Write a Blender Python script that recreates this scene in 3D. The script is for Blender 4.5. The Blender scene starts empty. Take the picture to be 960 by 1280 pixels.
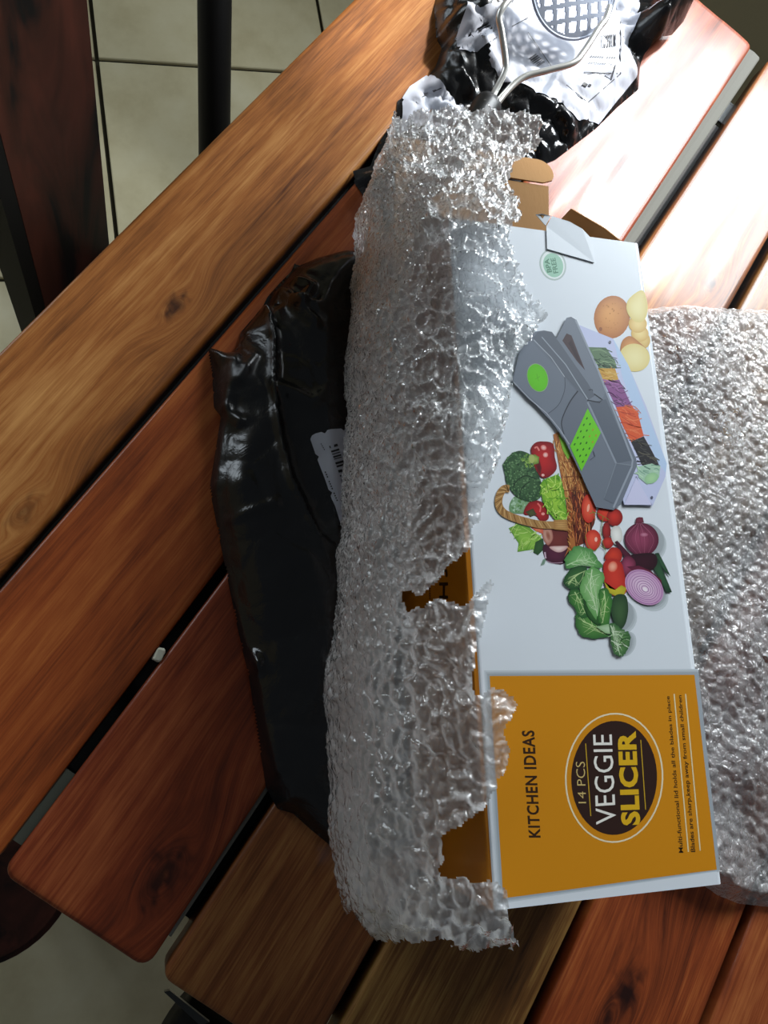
import bpy, bmesh, math, random
import numpy as np
from mathutils import Matrix, Vector
random.seed(7); rng = np.random.default_rng(7)
scene = bpy.context.scene
C = scene.collection

# ------------------------------------------------------------------ camera
TZ = 0.74                       # table top height above the floor
CAMZ = TZ + 0.52
FPX = 1000.0                    # focal length in pixels of a 960 x 1280 frame
M = np.array([[0.53240829, 0.76932474, -0.35310178],
              [-0.80227726, 0.5916494, 0.07938635],
              [0.26998634, 0.24101957, 0.93221078]])
cd = bpy.data.cameras.new('camera'); cam = bpy.data.objects.new('camera', cd); C.objects.link(cam)
mw = Matrix([list(M[0]) + [0], list(M[1]) + [0], list(M[2]) + [CAMZ], [0, 0, 0, 1]])
cam.matrix_world = mw
cd.sensor_fit = 'AUTO'; cd.sensor_width = 36.0; cd.lens = FPX * 36.0 / 1280.0
cd.clip_start = 0.01
scene.camera = cam

# ------------------------------------------------------------------ world, sun, window light, exposure
scene.view_settings.view_transform = 'Standard'; scene.view_settings.look = 'None'
scene.view_settings.gamma = 1.0; scene.view_settings.use_curve_mapping = False
scene.view_settings.exposure = 0.35
wd = bpy.data.worlds.new('world'); scene.world = wd; wd.use_nodes = True
bg = wd.node_tree.nodes['Background']; bg.inputs[0].default_value = (0.84, 0.92, 1.0, 1); bg.inputs[1].default_value = 0.06

WX = 1.45                       # plane of the window wall
WY0, WY1, WZ0, WZ1 = -0.62, 0.14, 1.20, 1.74
sd = bpy.data.lights.new('sun', 'SUN'); sd.energy = 3.8; sd.angle = math.radians(2.6); sd.color = (1.0, 0.97, 0.92)
sun = bpy.data.objects.new('sun', sd); C.objects.link(sun)
SUN_DIR = Vector((1.0, -0.15, 0.88)).normalized()            # towards the sun
sun.rotation_euler = SUN_DIR.to_track_quat('Z', 'Y').to_euler(); sun.location = (4, -0.8, 5)
ad = bpy.data.lights.new('window_daylight', 'AREA'); ad.shape = 'RECTANGLE'
ad.size = WY1 - WY0; ad.size_y = WZ1 - WZ0; ad.energy = 27.0; ad.color = (0.88, 0.95, 1.0)
al = bpy.data.objects.new('window_daylight', ad); C.objects.link(al)
al.location = (WX + 0.02, (WY0 + WY1) / 2, (WZ0 + WZ1) / 2)
al.rotation_euler = Vector((1, 0, 0)).to_track_quat('Z', 'Y').to_euler()

# a second, dimmer opening: the doorway beyond the long side of the table
DY, DX0, DX1, DZ1 = 2.35, 0.05, 0.95, 2.02
dd_ = bpy.data.lights.new('doorway_daylight', 'AREA'); dd_.shape = 'RECTANGLE'; dd_.size = DX1 - DX0; dd_.size_y = 1.2; dd_.energy = 12.0; dd_.color = (0.82, 0.92, 1.0)
dl = bpy.data.objects.new('doorway_daylight', dd_); C.objects.link(dl); dl.location = ((DX0 + DX1) / 2, DY + 0.02, DZ1 - 0.62)
dl.rotation_euler = Vector((0, 1, 0)).to_track_quat('Z', 'Y').to_euler()

# ------------------------------------------------------------------ helpers
def srgb(r, g, b):
    def f(c):
        c /= 255.0
        return c / 12.92 if c <= 0.04045 else ((c + 0.055) / 1.055) ** 2.4
    return (f(r), f(g), f(b), 1.0)

def W(px, py, z=0.0):
    """photo pixel -> world point at height z above the table top"""
    d = M @ np.array([(px - 480) / FPX, -(py - 640) / FPX, -1.0])
    t = (0.52 - z) / -d[2]
    return np.array([d[0] * t, d[1] * t, TZ + z])

def Wg(pts, z=0.0):
    return np.array([W(p[0], p[1], z) for p in pts])

def proj(P):
    """world points (n,3) -> pixels"""
    q = (np.asarray(P) - np.array([0, 0, CAMZ])) @ M
    return np.stack([480 + FPX * q[:, 0] / -q[:, 2], 640 - FPX * q[:, 1] / -q[:, 2]], 1)

def link(o, parent=None):
    C.objects.link(o)
    if parent is not None: o.parent = parent
    return o

def tag(o, label=None, cat=None, group=None, kind=None):
    if label: o['label'] = label
    if cat: o['category'] = cat
    if group: o['group'] = group
    if kind: o['kind'] = kind
    return o

def empty(name, loc=(0, 0, 0), rz=0.0):
    o = bpy.data.objects.new(name, None); o.location = loc; o.rotation_euler = (0, 0, rz)
    o.empty_display_size = 0.05
    C.objects.link(o); return o

def mesh_obj(name, verts, faces, mat=None, parent=None, smooth=False, col=None, attrs=None):
    me = bpy.data.meshes.new(name)
    me.from_pydata([tuple(map(float, v)) for v in verts], [], [tuple(map(int, f)) for f in faces])
    if col is not None:
        a = me.color_attributes.new('Col', 'FLOAT_COLOR', 'POINT')
        a.data.foreach_set('color', np.asarray(col, dtype=np.float32).ravel())
    if attrs:
        for k, v in attrs.items():
            a = me.attributes.new(k, 'FLOAT', 'POINT'); a.data.foreach_set('value', np.asarray(v, dtype=np.float32).ravel())
    if smooth: me.polygons.foreach_set('use_smooth', [True] * len(me.polygons))
    me.update()
    o = bpy.data.objects.new(name, me)
    if mat is not None:
        for m in (mat if isinstance(mat, (list, tuple)) else [mat]): me.materials.append(m)
    return link(o, parent)

def box_bm(size, loc=(0, 0, 0), bevel=0.0, seg=2, bm=None):
    own = bm is None
    b = bmesh.new()
    bmesh.ops.create_cube(b, size=1.0)
    bmesh.ops.scale(b, vec=size, verts=b.verts)
    if bevel: bmesh.ops.bevel(b, geom=list(b.edges), offset=bevel, segments=seg, profile=0.5, affect='EDGES')
    bmesh.ops.translate(b, vec=loc, verts=b.verts)
    if own: return b
    me = bpy.data.meshes.new('t'); b.to_mesh(me); b.free(); bm.from_mesh(me); bpy.data.meshes.remove(me)
    return bm

def bm_obj(name, bm, mat, parent=None, smooth=False):
    me = bpy.data.meshes.new(name); bm.to_mesh(me); bm.free()
    if smooth: me.polygons.foreach_set('use_smooth', [True] * len(me.polygons))
    for m in (mat if isinstance(mat, (list, tuple)) else [mat]): me.materials.append(m)
    o = bpy.data.objects.new(name, me); return link(o, parent)

def tube(path, rad, n=12, closed=False):
    """swept round tube -> verts, faces"""
    P = np.array(path, float); k = len(P)
    rad = np.full(k, rad) if np.isscalar(rad) else np.array(rad)
    T = np.zeros_like(P)
    for i in range(k):
        a = P[(i - 1) % k] if (closed or i > 0) else P[i]
        b = P[(i + 1) % k] if (closed or i < k - 1) else P[i]
        T[i] = (b - a) / (np.linalg.norm(b - a) + 1e-12)
    ref = np.array([0, 0, 1.0]) if abs(T[0][2]) < 0.9 else np.array([1.0, 0, 0])
    N = np.cross(T[0], ref); N /= np.linalg.norm(N)
    V, Fc = [], []
    for i in range(k):
        N = N - T[i] * (N @ T[i]); N /= np.linalg.norm(N); B = np.cross(T[i], N)
        for j in range(n):
            a = 2 * math.pi * j / n
            V.append(P[i] + rad[i] * (math.cos(a) * N + math.sin(a) * B))
    for i in range(k if closed else k - 1):
        for j in range(n):
            i2 = (i + 1) % k
            Fc.append((i * n + j, i * n + (j + 1) % n, i2 * n + (j + 1) % n, i2 * n + j))
    if not closed:
        Fc.append(tuple(range(n - 1, -1, -1))); Fc.append(tuple((k - 1) * n + j for j in range(n)))
    return V, Fc

def smooth_path(pts, n=8, closed=False):
    P = np.array(pts, float); k = len(P); out = []
    for i in range(k if closed else k - 1):
        p0 = P[(i - 1) % k] if (closed or i > 0) else P[i]
        p1, p2 = P[i], P[(i + 1) % k]
        p3 = P[(i + 2) % k] if (closed or i < k - 2) else P[i + 1]
        for t in np.arange(n) / n:
            out.append(0.5 * ((2 * p1) + (-p0 + p2) * t + (2 * p0 - 5 * p1 + 4 * p2 - p3) * t * t + (-p0 + 3 * p1 - 3 * p2 + p3) * t ** 3))
    if not closed: out.append(P[-1])
    return np.array(out)

# numpy noise
_perm = rng.permutation(512)
def vnoise(x, y, seed=0):
    xi = np.floor(x).astype(int); yi = np.floor(y).astype(int); fx = x - xi; fy = y - yi
    fx = fx * fx * fx * (fx * (fx * 6 - 15) + 10); fy = fy * fy * fy * (fy * (fy * 6 - 15) + 10)
    def h(a, b):
        v = _perm[(_perm[(a + seed * 17) % 512] + b + seed * 31) % 512]
        return v / 255.5 - 1.0
    return (h(xi, yi) * (1 - fx) + h(xi + 1, yi) * fx) * (1 - fy) + (h(xi, yi + 1) * (1 - fx) + h(xi + 1, yi + 1) * fx) * fy
def fbm(x, y, seed=0, oct=3):
    s = 0; a = 1
    for o in range(oct):
        s = s + a * vnoise(x * 2 ** o, y * 2 ** o, seed + o); a *= 0.5
    return s
def facets(x, y, cell, seed=0, tilt=1.0):
    """crumpled-film relief: jittered cells, each a tilted plane, creases between"""
    r = np.random.default_rng(seed); T = 64
    jx = r.random((T, T)); jy = r.random((T, T)); hx = r.normal(size=(T, T)); hy = r.normal(size=(T, T)); h0 = r.normal(size=(T, T))
    gx, gy = x / cell, y / cell
    ix = np.floor(gx).astype(int); iy = np.floor(gy).astype(int)
    bd = np.full(x.shape, 9e9); out = np.zeros(x.shape); d2 = np.full(x.shape, 9e9)
    for a in (-1, 0, 1):
        for b in (-1, 0, 1):
            cx = (ix + a) % T; cy = (iy + b) % T
            px = ix + a + jx[cx, cy]; py = iy + b + jy[cx, cy]
            d = np.hypot(gx - px, gy - py)
            near = d < bd
            d2 = np.where(near, bd, np.minimum(d2, d))
            bd = np.where(near, d, bd)
    e = np.clip(d2 - bd, 0, 1)
    return e            # 0 on creases, up to 1 inside a facet

def inside(poly, X, Y):
    poly = np.asarray(poly); r = np.zeros(X.shape, bool); n = len(poly); j = n - 1
    for i in range(n):
        xi, yi = poly[i]; xj, yj = poly[j]
        c = ((yi > Y) != (yj > Y)) & (X < (xj - xi) * (Y - yi) / (yj - yi + 1e-15) + xi)
        r ^= c; j = i
    return r
def poly_dist(poly, X, Y, closed=True):
    poly = np.asarray(poly); n = len(poly); D = np.full(X.shape, 9e9); QX = np.zeros(X.shape); QY = np.zeros(X.shape)
    for i in range(n if closed else n - 1):
        a = poly[i]; b = poly[(i + 1) % n]; ab = b - a; L = ab @ ab + 1e-15
        t = np.clip(((X - a[0]) * ab[0] + (Y - a[1]) * ab[1]) / L, 0, 1)
        qx = a[0] + t * ab[0]; qy = a[1] + t * ab[1]; d = np.hypot(X - qx, Y - qy)
        m = d < D; D = np.where(m, d, D); QX = np.where(m, qx, QX); QY = np.where(m, qy, QY)
    return D, QX, QY

def patch(poly, res):
    """grid faces that fill a polygon (world XY), rim snapped on to it -> x, y, faces"""
    poly = np.asarray(poly)[:, :2]; lo = poly.min(0) - res; hi = poly.max(0) + res
    nx = int((hi[0] - lo[0]) / res) + 2; ny = int((hi[1] - lo[1]) / res) + 2
    gx, gy = np.meshgrid(lo[0] + np.arange(nx) * res, lo[1] + np.arange(ny) * res, indexing='ij')
    X = gx.ravel().copy(); Y = gy.ravel().copy(); ins = inside(poly, X, Y)
    G = ins.reshape(nx, ny)
    keep = (G[:-1, :-1].astype(int) + G[1:, :-1] + G[1:, 1:] + G[:-1, 1:]) >= 2
    I, J = np.nonzero(keep)
    idx = lambda a, b: a * ny + b
    Fc = np.stack([idx(I, J), idx(I + 1, J), idx(I + 1, J + 1), idx(I, J + 1)], 1)
    used = np.unique(Fc); mp = -np.ones(nx * ny, int); mp[used] = np.arange(len(used)); Fc = mp[Fc]
    X = X[used]; Y = Y[used]; ins = ins[used]
    cnt = np.bincount(Fc.ravel(), minlength=len(X)); rim = (~ins)
    D, QX, QY = poly_dist(poly, X, Y)
    sn = rim | ((D < res * 0.45))
    X = np.where(sn, QX, X); Y = np.where(sn, QY, Y)
    return X, Y, Fc

# ------------------------------------------------------------------ materials
def mat(name, base=(0.8, 0.8, 0.8, 1), rough=0.5, metal=0.0, spec=0.5, coat=0.0, coat_rough=0.1):
    m = bpy.data.materials.new(name); m.use_nodes = True
    p = m.node_tree.nodes['Principled BSDF']
    p.inputs['Base Color'].default_value = base; p.inputs['Roughness'].default_value = rough
    p.inputs['Metallic'].default_value = metal; p.inputs['Specular IOR Level'].default_value = spec
    p.inputs['Coat Weight'].default_value = coat; p.inputs['Coat Roughness'].default_value = coat_rough
    return m
def nodes(m):
    nt = m.node_tree; return nt, nt.nodes, nt.links, nt.nodes['Principled BSDF']
def noise_tex(N, L, vec, scale, detail=4, rough=0.6, dist=0.0):
    n = N.new('ShaderNodeTexNoise'); n.inputs['Scale'].default_value = scale; n.inputs['Detail'].default_value = detail
    n.inputs['Roughness'].default_value = rough; n.inputs['Distortion'].default_value = dist
    if vec is not None: L.new(vec, n.inputs['Vector'])
    return n
def ramp(N, L, fac, stops):
    r = N.new('ShaderNodeValToRGB'); e = r.color_ramp.elements
    e[0].position, e[0].color = stops[0]; e[1].position, e[1].color = stops[-1]
    for p, c in stops[1:-1]:
        x = e.new(p); x.color = c
    L.new(fac, r.inputs[0]); return r
def add_bump(m, scale, strength, dist=0.001, detail=3, coord='Object', stretch=(1, 1, 1)):
    nt, N, L, p = nodes(m); tc = N.new('ShaderNodeTexCoord'); mp = N.new('ShaderNodeMapping'); mp.inputs['Scale'].default_value = stretch
    L.new(tc.outputs[coord], mp.inputs['Vector'])
    n = noise_tex(N, L, mp.outputs[0], scale, detail); b = N.new('ShaderNodeBump')
    b.inputs['Strength'].default_value = strength; b.inputs['Distance'].default_value = dist
    L.new(n.outputs[0], b.inputs['Height']); L.new(b.outputs[0], p.inputs['Normal'])
    return n

def wood_mat(name, dark, mid, light, seed, streak=1.0, rough=0.60, coat=0.36):
    dark, mid, light = [tuple(c * k_ for c in col[:3]) + (1.0,) for col, k_ in ((dark, 0.55), (mid, 0.68), (light, 0.80))]
    """varnished board: grain along local x; 'gy' is the cross coordinate bent round knots, 'kn' the knot mask"""
    m = mat(name, mid, rough, spec=0.2, coat=coat, coat_rough=0.15); nt, N, L, p = nodes(m)
    tc = N.new('ShaderNodeTexCoord'); sx = N.new('ShaderNodeSeparateXYZ'); L.new(tc.outputs['Object'], sx.inputs[0])
    at = N.new('ShaderNodeAttribute'); at.attribute_name = 'gy'
    kn = N.new('ShaderNodeAttribute'); kn.attribute_name = 'kn'
    cb = N.new('ShaderNodeCombineXYZ'); L.new(sx.outputs[0], cb.inputs[0]); L.new(at.outputs['Fac'], cb.inputs[1]); cb.inputs[2].default_value = seed * 3.7
    def stretched(s):
        mp = N.new('ShaderNodeMapping'); mp.inputs['Scale'].default_value = s; L.new(cb.outputs[0], mp.inputs['Vector']); return mp.outputs[0]
    broad = noise_tex(N, L, stretched((2.2, 26, 1)), 1.0, 4, 0.6, 0.6)
    grain = noise_tex(N, L, stretched((9, 190, 1)), 1.0, 5, 0.7, 0.35)
    fine = noise_tex(N, L, stretched((26, 900, 1)), 1.0, 3, 0.6, 0.0)
    blot = noise_tex(N, L, stretched((7, 16, 1)), 1.0, 4, 0.65, 0.3)
    a = N.new('ShaderNodeMath'); a.operation = 'MULTIPLY_ADD'; L.new(grain.outputs[0], a.inputs[0]); a.inputs[1].default_value = 0.55
    b = N.new('ShaderNodeMath'); b.operation = 'MULTIPLY'; L.new(broad.outputs[0], b.inputs[0]); b.inputs[1].default_value = 0.62 * streak; L.new(b.outputs[0], a.inputs[2])
    c = N.new('ShaderNodeMath'); c.operation = 'MULTIPLY_ADD'; L.new(fine.outputs[0], c.inputs[0]); c.inputs[1].default_value = 0.30; L.new(a.outputs[0], c.inputs[2])
    d = N.new('ShaderNodeMath'); d.operation = 'MULTIPLY_ADD'; L.new(blot.outputs[0], d.inputs[0]); d.inputs[1].default_value = 0.45; L.new(c.outputs[0], d.inputs[2])
    e = N.new('ShaderNodeMath'); e.operation = 'SUBTRACT'; L.new(d.outputs[0], e.inputs[0]); e.inputs[1].default_value = 0.46 + 0.31 * (streak - 1)
    r = ramp(N, L, e.outputs[0], [(0.27, dark), (0.50, mid), (0.75, light)])
    mx = N.new('ShaderNodeMix'); mx.data_type = 'RGBA'; L.new(kn.outputs['Fac'], mx.inputs[0]); L.new(r.outputs[0], mx.inputs[6])
    mx.inputs[7].default_value = (dark[0] * 0.35, dark[1] * 0.30, dark[2] * 0.35, 1)
    L.new(mx.outputs[2], p.inputs['Base Color'])
    bp = N.new('ShaderNodeBump'); bp.inputs['Strength'].default_value = 0.25; bp.inputs['Distance'].default_value = 0.0008
    L.new(c.outputs[0], bp.inputs['Height']); L.new(bp.outputs[0], p.inputs['Normal'])
    return m

mt_metal = mat('dark_steel', srgb(70, 72, 72), 0.45, 0.6); add_bump(mt_metal, 60, 0.1)
mt_black = mat('black_paint', srgb(18, 16, 15), 0.6, spec=0.25); add_bump(mt_black, 80, 0.1)
mt_grout = mat('grout', srgb(52, 48, 36), 0.9); add_bump(mt_grout, 90, 0.4)
mt_wall = mat('plaster', srgb(150, 142, 118), 0.9); add_bump(mt_wall, 40, 0.2)
mt_white = mat('window_paint', srgb(225, 225, 222), 0.4); add_bump(mt_white, 40, 0.05)

# ------------------------------------------------------------------ the setting: tiled floor, window wall
fl = bm_obj('floor', box_bm((5.6, 5.6, 0.05), (0.2, 0.1, -0.033)), mt_grout); tag(fl, kind='structure')
mt_tile = mat('floor_tile', srgb(176, 172, 146), 0.35); nt, N, L, p = nodes(mt_tile)
tc = N.new('ShaderNodeTexCoord'); oi = N.new('ShaderNodeObjectInfo')
n1 = noise_tex(N, L, tc.outputs['Object'], 9, 5, 0.6)
r1 = ramp(N, L, n1.outputs[0], [(0.3, srgb(196, 184, 146)), (0.5, srgb(212, 202, 166)), (0.75, srgb(222, 214, 182))])
L.new(r1.outputs[0], p.inputs['Base Color'])
TS = 0.426; ang = math.radians(43.5); a1 = np.array([math.cos(ang), math.sin(ang)]); a2 = np.array([math.sin(ang), -math.cos(ang)])
tm = None
for i in range(-8, 9):
    for j in range(-8, 9):
        c = a1 * (1.140 + (i + 0.5) * TS) + a2 * (0.0242 + (j + 0.5) * TS)
        if not (-2.0 < c[0] < 2.4 and -2.0 < c[1] < 2.2): continue
        if tm is None:
            o = bm_obj('tile', box_bm((TS - 0.007, TS - 0.007, 0.008), (0, 0, -0.004), 0.0015, 1), mt_tile, fl); tm = o.data
        else:
            o = bpy.data.objects.new('tile', tm); link(o, fl)
        o.location = (c[0], c[1], 0.0); o.rotation_euler = (0, 0, ang)
# wall with the window that lights the table
bm = bmesh.new(); T = 0.10; cx = WX + T / 2 + 0.03
box_bm((T, 2.6 + WY0, 3.0), (cx, (-2.6 + WY0) / 2, 1.5), bm=bm)
box_bm((T, 2.8 - WY1, 3.0), (cx, (2.8 + WY1) / 2, 1.5), bm=bm)
box_bm((T, WY1 - WY0, WZ0), (cx, (WY0 + WY1) / 2, WZ0 / 2), bm=bm)
box_bm((T, WY1 - WY0, 3.0 - WZ1), (cx, (WY0 + WY1) / 2, (3.0 + WZ1) / 2), bm=bm)
tag(bm_obj('wall_right', bm, mt_wall), kind='structure')
bm = bmesh.new(); fw = 0.04
for s in (WY0 + fw / 2 + 0.002, WY1 - fw / 2 - 0.002): box_bm((0.05, fw, WZ1 - WZ0 - 0.004), (cx + 0.01, s, (WZ0 + WZ1) / 2), 0.003, 1, bm=bm)
for s in (WZ0 + fw / 2 + 0.002, WZ1 - fw / 2 - 0.002): box_bm((0.05, WY1 - WY0 - 2 * fw, fw), (cx + 0.01, (WY0 + WY1) / 2, s), 0.003, 1, bm=bm)
tag(bm_obj('window_1', bm, mt_white), kind='structure')

bm = bmesh.new(); cy = DY + 0.08
box_bm((DX0 + 2.6, 0.1, 3.0), ((DX0 - 2.6) / 2, cy, 1.5), bm=bm); box_bm((1.44 - DX1, 0.1, 3.0), ((DX1 + 1.44) / 2, cy, 1.5), bm=bm); box_bm((DX1 - DX0, 0.1, 3.0 - DZ1), ((DX0 + DX1) / 2, cy, (3.0 + DZ1) / 2), bm=bm)
tag(bm_obj('wall_left', bm, mt_wall), kind='structure')

# ------------------------------------------------------------------ the table
table = tag(empty('slatted_table', (0.35, -0.15, 0)), 'varnished wooden slatted table with dark gaps between wide reddish brown boards', 'table')
def tl(x, y, z): return (x - 0.35, y + 0.15, z)
XL, XR, PT = -0.111, 0.819, 0.022
edges = [0.218, 0.1227, 0.0203, -0.0853, -0.193, -0.304, -0.415, -0.527]
gapw = [0.0, 0.0062, 0.0066, 0.0080, 0.0072, 0.0075, 0.0070, 0.0070]
woods = [
 wood_mat('golden_board', srgb(112, 60, 24), srgb(190, 116, 54), srgb(226, 162, 92), 1),
 wood_mat('orange_board', srgb(98, 42, 16), srgb(182, 88, 36), srgb(214, 124, 58), 2),
 wood_mat('red_board', srgb(78, 30, 16), srgb(162, 72, 36), srgb(208, 116, 64), 3),
 wood_mat('walnut_board', srgb(82, 42, 20), srgb(158, 92, 46), srgb(212, 150, 84), 4),
 wood_mat('straw_board', srgb(76, 46, 18), srgb(146, 96, 46), srgb(212, 166, 92), 5),
 wood_mat('rust_board', srgb(84, 32, 12), srgb(168, 78, 34), srgb(214, 126, 62), 6),
 wood_mat('chestnut_board', srgb(88, 36, 16), srgb(168, 82, 40), srgb(206, 122, 66), 7)]
knots = {0: [(220, 383, 10, 0.9), (30, 640, 12, 0.5)], 2: [(205, 1092, 17, 0.9)], 3: [(940, 172, 15, 0.75), (888, 352, 11, 0.9)], 4: [], 5: [(785, 1238, 15, 1.0), (760, 1275, 11, 0.9)]}
for k in range(7):
    y1 = edges[k] - gapw[k] / 2; y0 = edges[k + 1] + gapw[k + 1] / 2
    xr = XR + (0.0, 0.003, -0.001, 0.002, -0.002, 0.001, 0)[k]; xl = XL + (0.0, -0.002, 0.0, 0.001, 0.003, -0.002, 0)[k]
    nx, ny = 310, 36
    gx, gy = np.meshgrid(np.linspace(0, 1, nx), np.linspace(0, 1, ny), indexing='ij')
    bev = 0.0028
    def prof(t, L_):         # positions with a rounded arris at both ends
        d = t * L_
        return d
    X = xl + gx * (xr - xl); Y = y0 + gy * (y1 - y0)
    yy = np.concatenate([[0, 0.0008, 0.0028], np.linspace(0.006, (y1 - y0) - 0.006, ny - 6), [(y1 - y0) - 0.0028, (y1 - y0) - 0.0008, (y1 - y0)]])
    xx = np.concatenate([[0, 0.0008, 0.0028], np.linspace(0.006, (xr - xl) - 0.006, nx - 6), [(xr - xl) - 0.0028, (xr - xl) - 0.0008, (xr - xl)]])
    X, Y = np.meshgrid(xl + xx, y0 + yy, indexing='ij')
    fy = (Y - y0) / (y1 - y0)
    if k == 3:               # this board tapers a little towards the far end, opening the gap
        tp = 0.013 * np.clip((X - xl) / (xr - xl), 0, 1)
    else: tp = 0 * X
    ed = np.minimum(np.minimum(X - xl, xr - X), np.minimum(Y - y0, y1 - Y))
    Z = -bev * (1 - np.sqrt(np.clip(1 - (1 - np.clip(ed / bev, 0, 1)) ** 2, 0, 1)))
    Z = Z + 0.00035 * fbm(X * 6, Y * 40, 40 + k)
    # rounded plan corners
    rc = 0.008
    for cxn, cyn, sx_, sy_ in ((xl, y0, 1, 1), (xl, y1, 1, -1), (xr, y0, -1, 1), (xr, y1, -1, -1)):
        ccx, ccy = cxn + sx_ * rc, cyn + sy_ * rc
        m = ((X - ccx) * sx_ < 0) & ((Y - ccy) * sy_ < 0)
        dd = np.maximum(np.abs(X - ccx), np.abs(Y - ccy)); rr = np.hypot(X - ccx, Y - ccy) + 1e-9
        X = np.where(m, ccx + (X - ccx) / rr * dd, X); Y = np.where(m, ccy + (Y - ccy) / rr * dd, Y)
    Y = Y - tp * fy
    G = Y.copy(); KN = np.zeros_like(Y)
    for (kx, ky, kr, ks) in knots.get(k, []):
        w = W(kx, ky); dx = (X - w[0]) / 2.0; dy = Y - w[1]; r_ = kr * 0.00055
        dist = np.hypot(dx, dy)
        infl = np.exp(-(dist / (r_ * 2.4)) ** 2)
        G = G * (1 - infl) + infl * (w[1] + 1.5 * dist)
        KN = np.maximum(KN, ks * np.clip(1.25 - dist / r_ + 0.5 * fbm(X * 150, Y * 300, 5), 0, 1))
    n = nx * ny
    top = np.stack([X.ravel() - 0.35, Y.ravel() + 0.15, TZ + Z.ravel()], 1)
    I, J = np.meshgrid(np.arange(nx - 1), np.arange(ny - 1), indexing='ij'); I = I.ravel(); J = J.ravel()
    Fc = np.stack([I * ny + J, (I + 1) * ny + J, (I + 1) * ny + J + 1, I * ny + J + 1], 1).tolist()
    ring = [(i, 0) for i in range(nx)] + [(nx - 1, j) for j in range(1, ny)] + [(i, ny - 1) for i in range(nx - 2, -1, -1)] + [(0, j) for j in range(ny - 2, 0, -1)]
    rid = [a * ny + b for a, b in ring]
    low = top[rid].copy(); low[:, 2] = TZ - PT
    for q in range(len(rid)):
        q2 = (q + 1) % len(rid); Fc.append((rid[q2], rid[q], n + q, n + q2))
    Fc.append(tuple(n + q for q in range(len(rid) - 1, -1, -1)))
    gy_all = np.concatenate([G.ravel(), G.ravel()[rid]]); kn_all = np.concatenate([KN.ravel(), np.zeros(len(rid))])
    o = mesh_obj('plank', np.vstack([top, low]), Fc, woods[k], table, True, attrs={'gy': gy_all + k * 1.3, 'kn': kn_all})
# weathered grey strip along the third board, wider towards the far end
mt_strip = mat('weathered_wood', srgb(112, 112, 106), 0.8, spec=0.15); n_ = add_bump(mt_strip, 60, 0.4, 0.001, 4, 'Object', (0.3, 3, 1))
a, b = W(192, 1222), W(938, 62)
y3 = edges[3] + gapw[3] / 2
V = [];
for (x, w0) in ((XL + 0.02, 0.002), (0.2, 0.004), (0.45, 0.0075), (XR - 0.006, 0.0135)):
    for (dy, z) in ((0.0005, -0.016), (0.0005, -0.0024), (-w0 * 0.35, -0.0018), (-w0 * 0.9, -0.0026), (-w0, -0.004), (-w0, -0.016)):
        V.append(tl(x, y3 + dy, TZ + z))
Fc = []
for i in range(3):
    for j in range(6):
        Fc.append((i * 6 + j, i * 6 + (j + 1) % 6, (i + 1) * 6 + (j + 1) % 6, (i + 1) * 6 + j))
Fc += [tuple(range(6)), tuple(range(23, 17, -1))]
mesh_obj('grey_strip', V, Fc, mt_strip, table, False)
# black strips added under the gaps, standing in for the shade there
for k in range(1, 7):
    x0_ = XL + (0.03 if k != 2 else 0.062); bm_obj('gap_shade_strip', box_bm((XR - 0.09 - x0_, 0.055, 0.006), tl((XR - 0.09 + x0_) / 2, edges[k] - (0.006 if k == 3 else 0), TZ - PT - 0.0032)), mt_black, table)
# steel frame under the boards
for x in (XL + 0.055, XR - 0.06):
    bm_obj('cross_bar', box_bm((0.03, 0.70, 0.004), tl(x, -0.155, TZ - PT - 0.0086), 0.001, 1), mt_metal, table)
    bm_obj('cross_bar', box_bm((0.004, 0.70, 0.03), tl(x + 0.017, -0.155, TZ - PT - 0.0226), 0.001, 1), mt_metal, table)
for y in (0.175, -0.485):
    bm_obj('side_rail', box_bm((0.70, 0.03, 0.03), tl(0.354, y, TZ - PT - 0.022), 0.002, 1), mt_metal, table)
for x in (XL + 0.045, XR - 0.05):
    for y in (0.13, -0.44):
        bm_obj('leg', box_bm((0.035, 0.035, TZ - PT - 0.036), tl(x, y, (TZ - PT - 0.036) / 2), 0.004, 2), mt_black, table)
# the bracket that shows past the board end at the near corner
v, f = tube([tl(*W(222, 1262, -0.06)[:2], W(222, 1262, -0.06)[2]), tl(*W(300, 1330, -0.06)[:2], W(300, 1330, -0.06)[2])], 0.018, 16)
mesh_obj('end_tube', v, f, mt_black, table, True)
q = [W(205, 1240, -0.035), W(212, 1238, -0.035), W(262, 1278, -0.035), W(250, 1282, -0.035)]
v = [tl(*p_) for p_ in q] + [tl(p_[0], p_[1], p_[2] - 0.004) for p_ in q]
mesh_obj('end_bracket', v, [(0, 1, 2, 3), (7, 6, 5, 4), (0, 4, 5, 1), (1, 5, 6, 2), (2, 6, 7, 3), (3, 7, 4, 0)], mt_metal, table)
# flat bars seen through the second gap
a = W(36, 1030, -0.02)
bm_obj('flat_bar', box_bm((0.047, 0.012, 0.003), tl(-0.0745, 0.0195, TZ - 0.0236)), mat('grey_bar', srgb(120, 124, 110), 0.6), table)
# crumb of white foam caught in a gap
a = W(201, 820, -0.001)
bm = box_bm((0.0085, 0.0052, 0.007), (0, 0, 0.0035), 0.0014, 2)
for v_ in bm.verts: v_.co += Vector(rng.normal(size=3) * 0.0003)
cr = bm_obj('foam_crumb', bm, mat('foam', srgb(225, 225, 205), 0.8)); cr.location = (a[0], 0.0203, TZ - 0.006); cr.rotation_euler = (0, 0, 0.2)
tag(cr, 'tiny white foam crumb caught in the gap between two boards', 'crumb')

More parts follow.
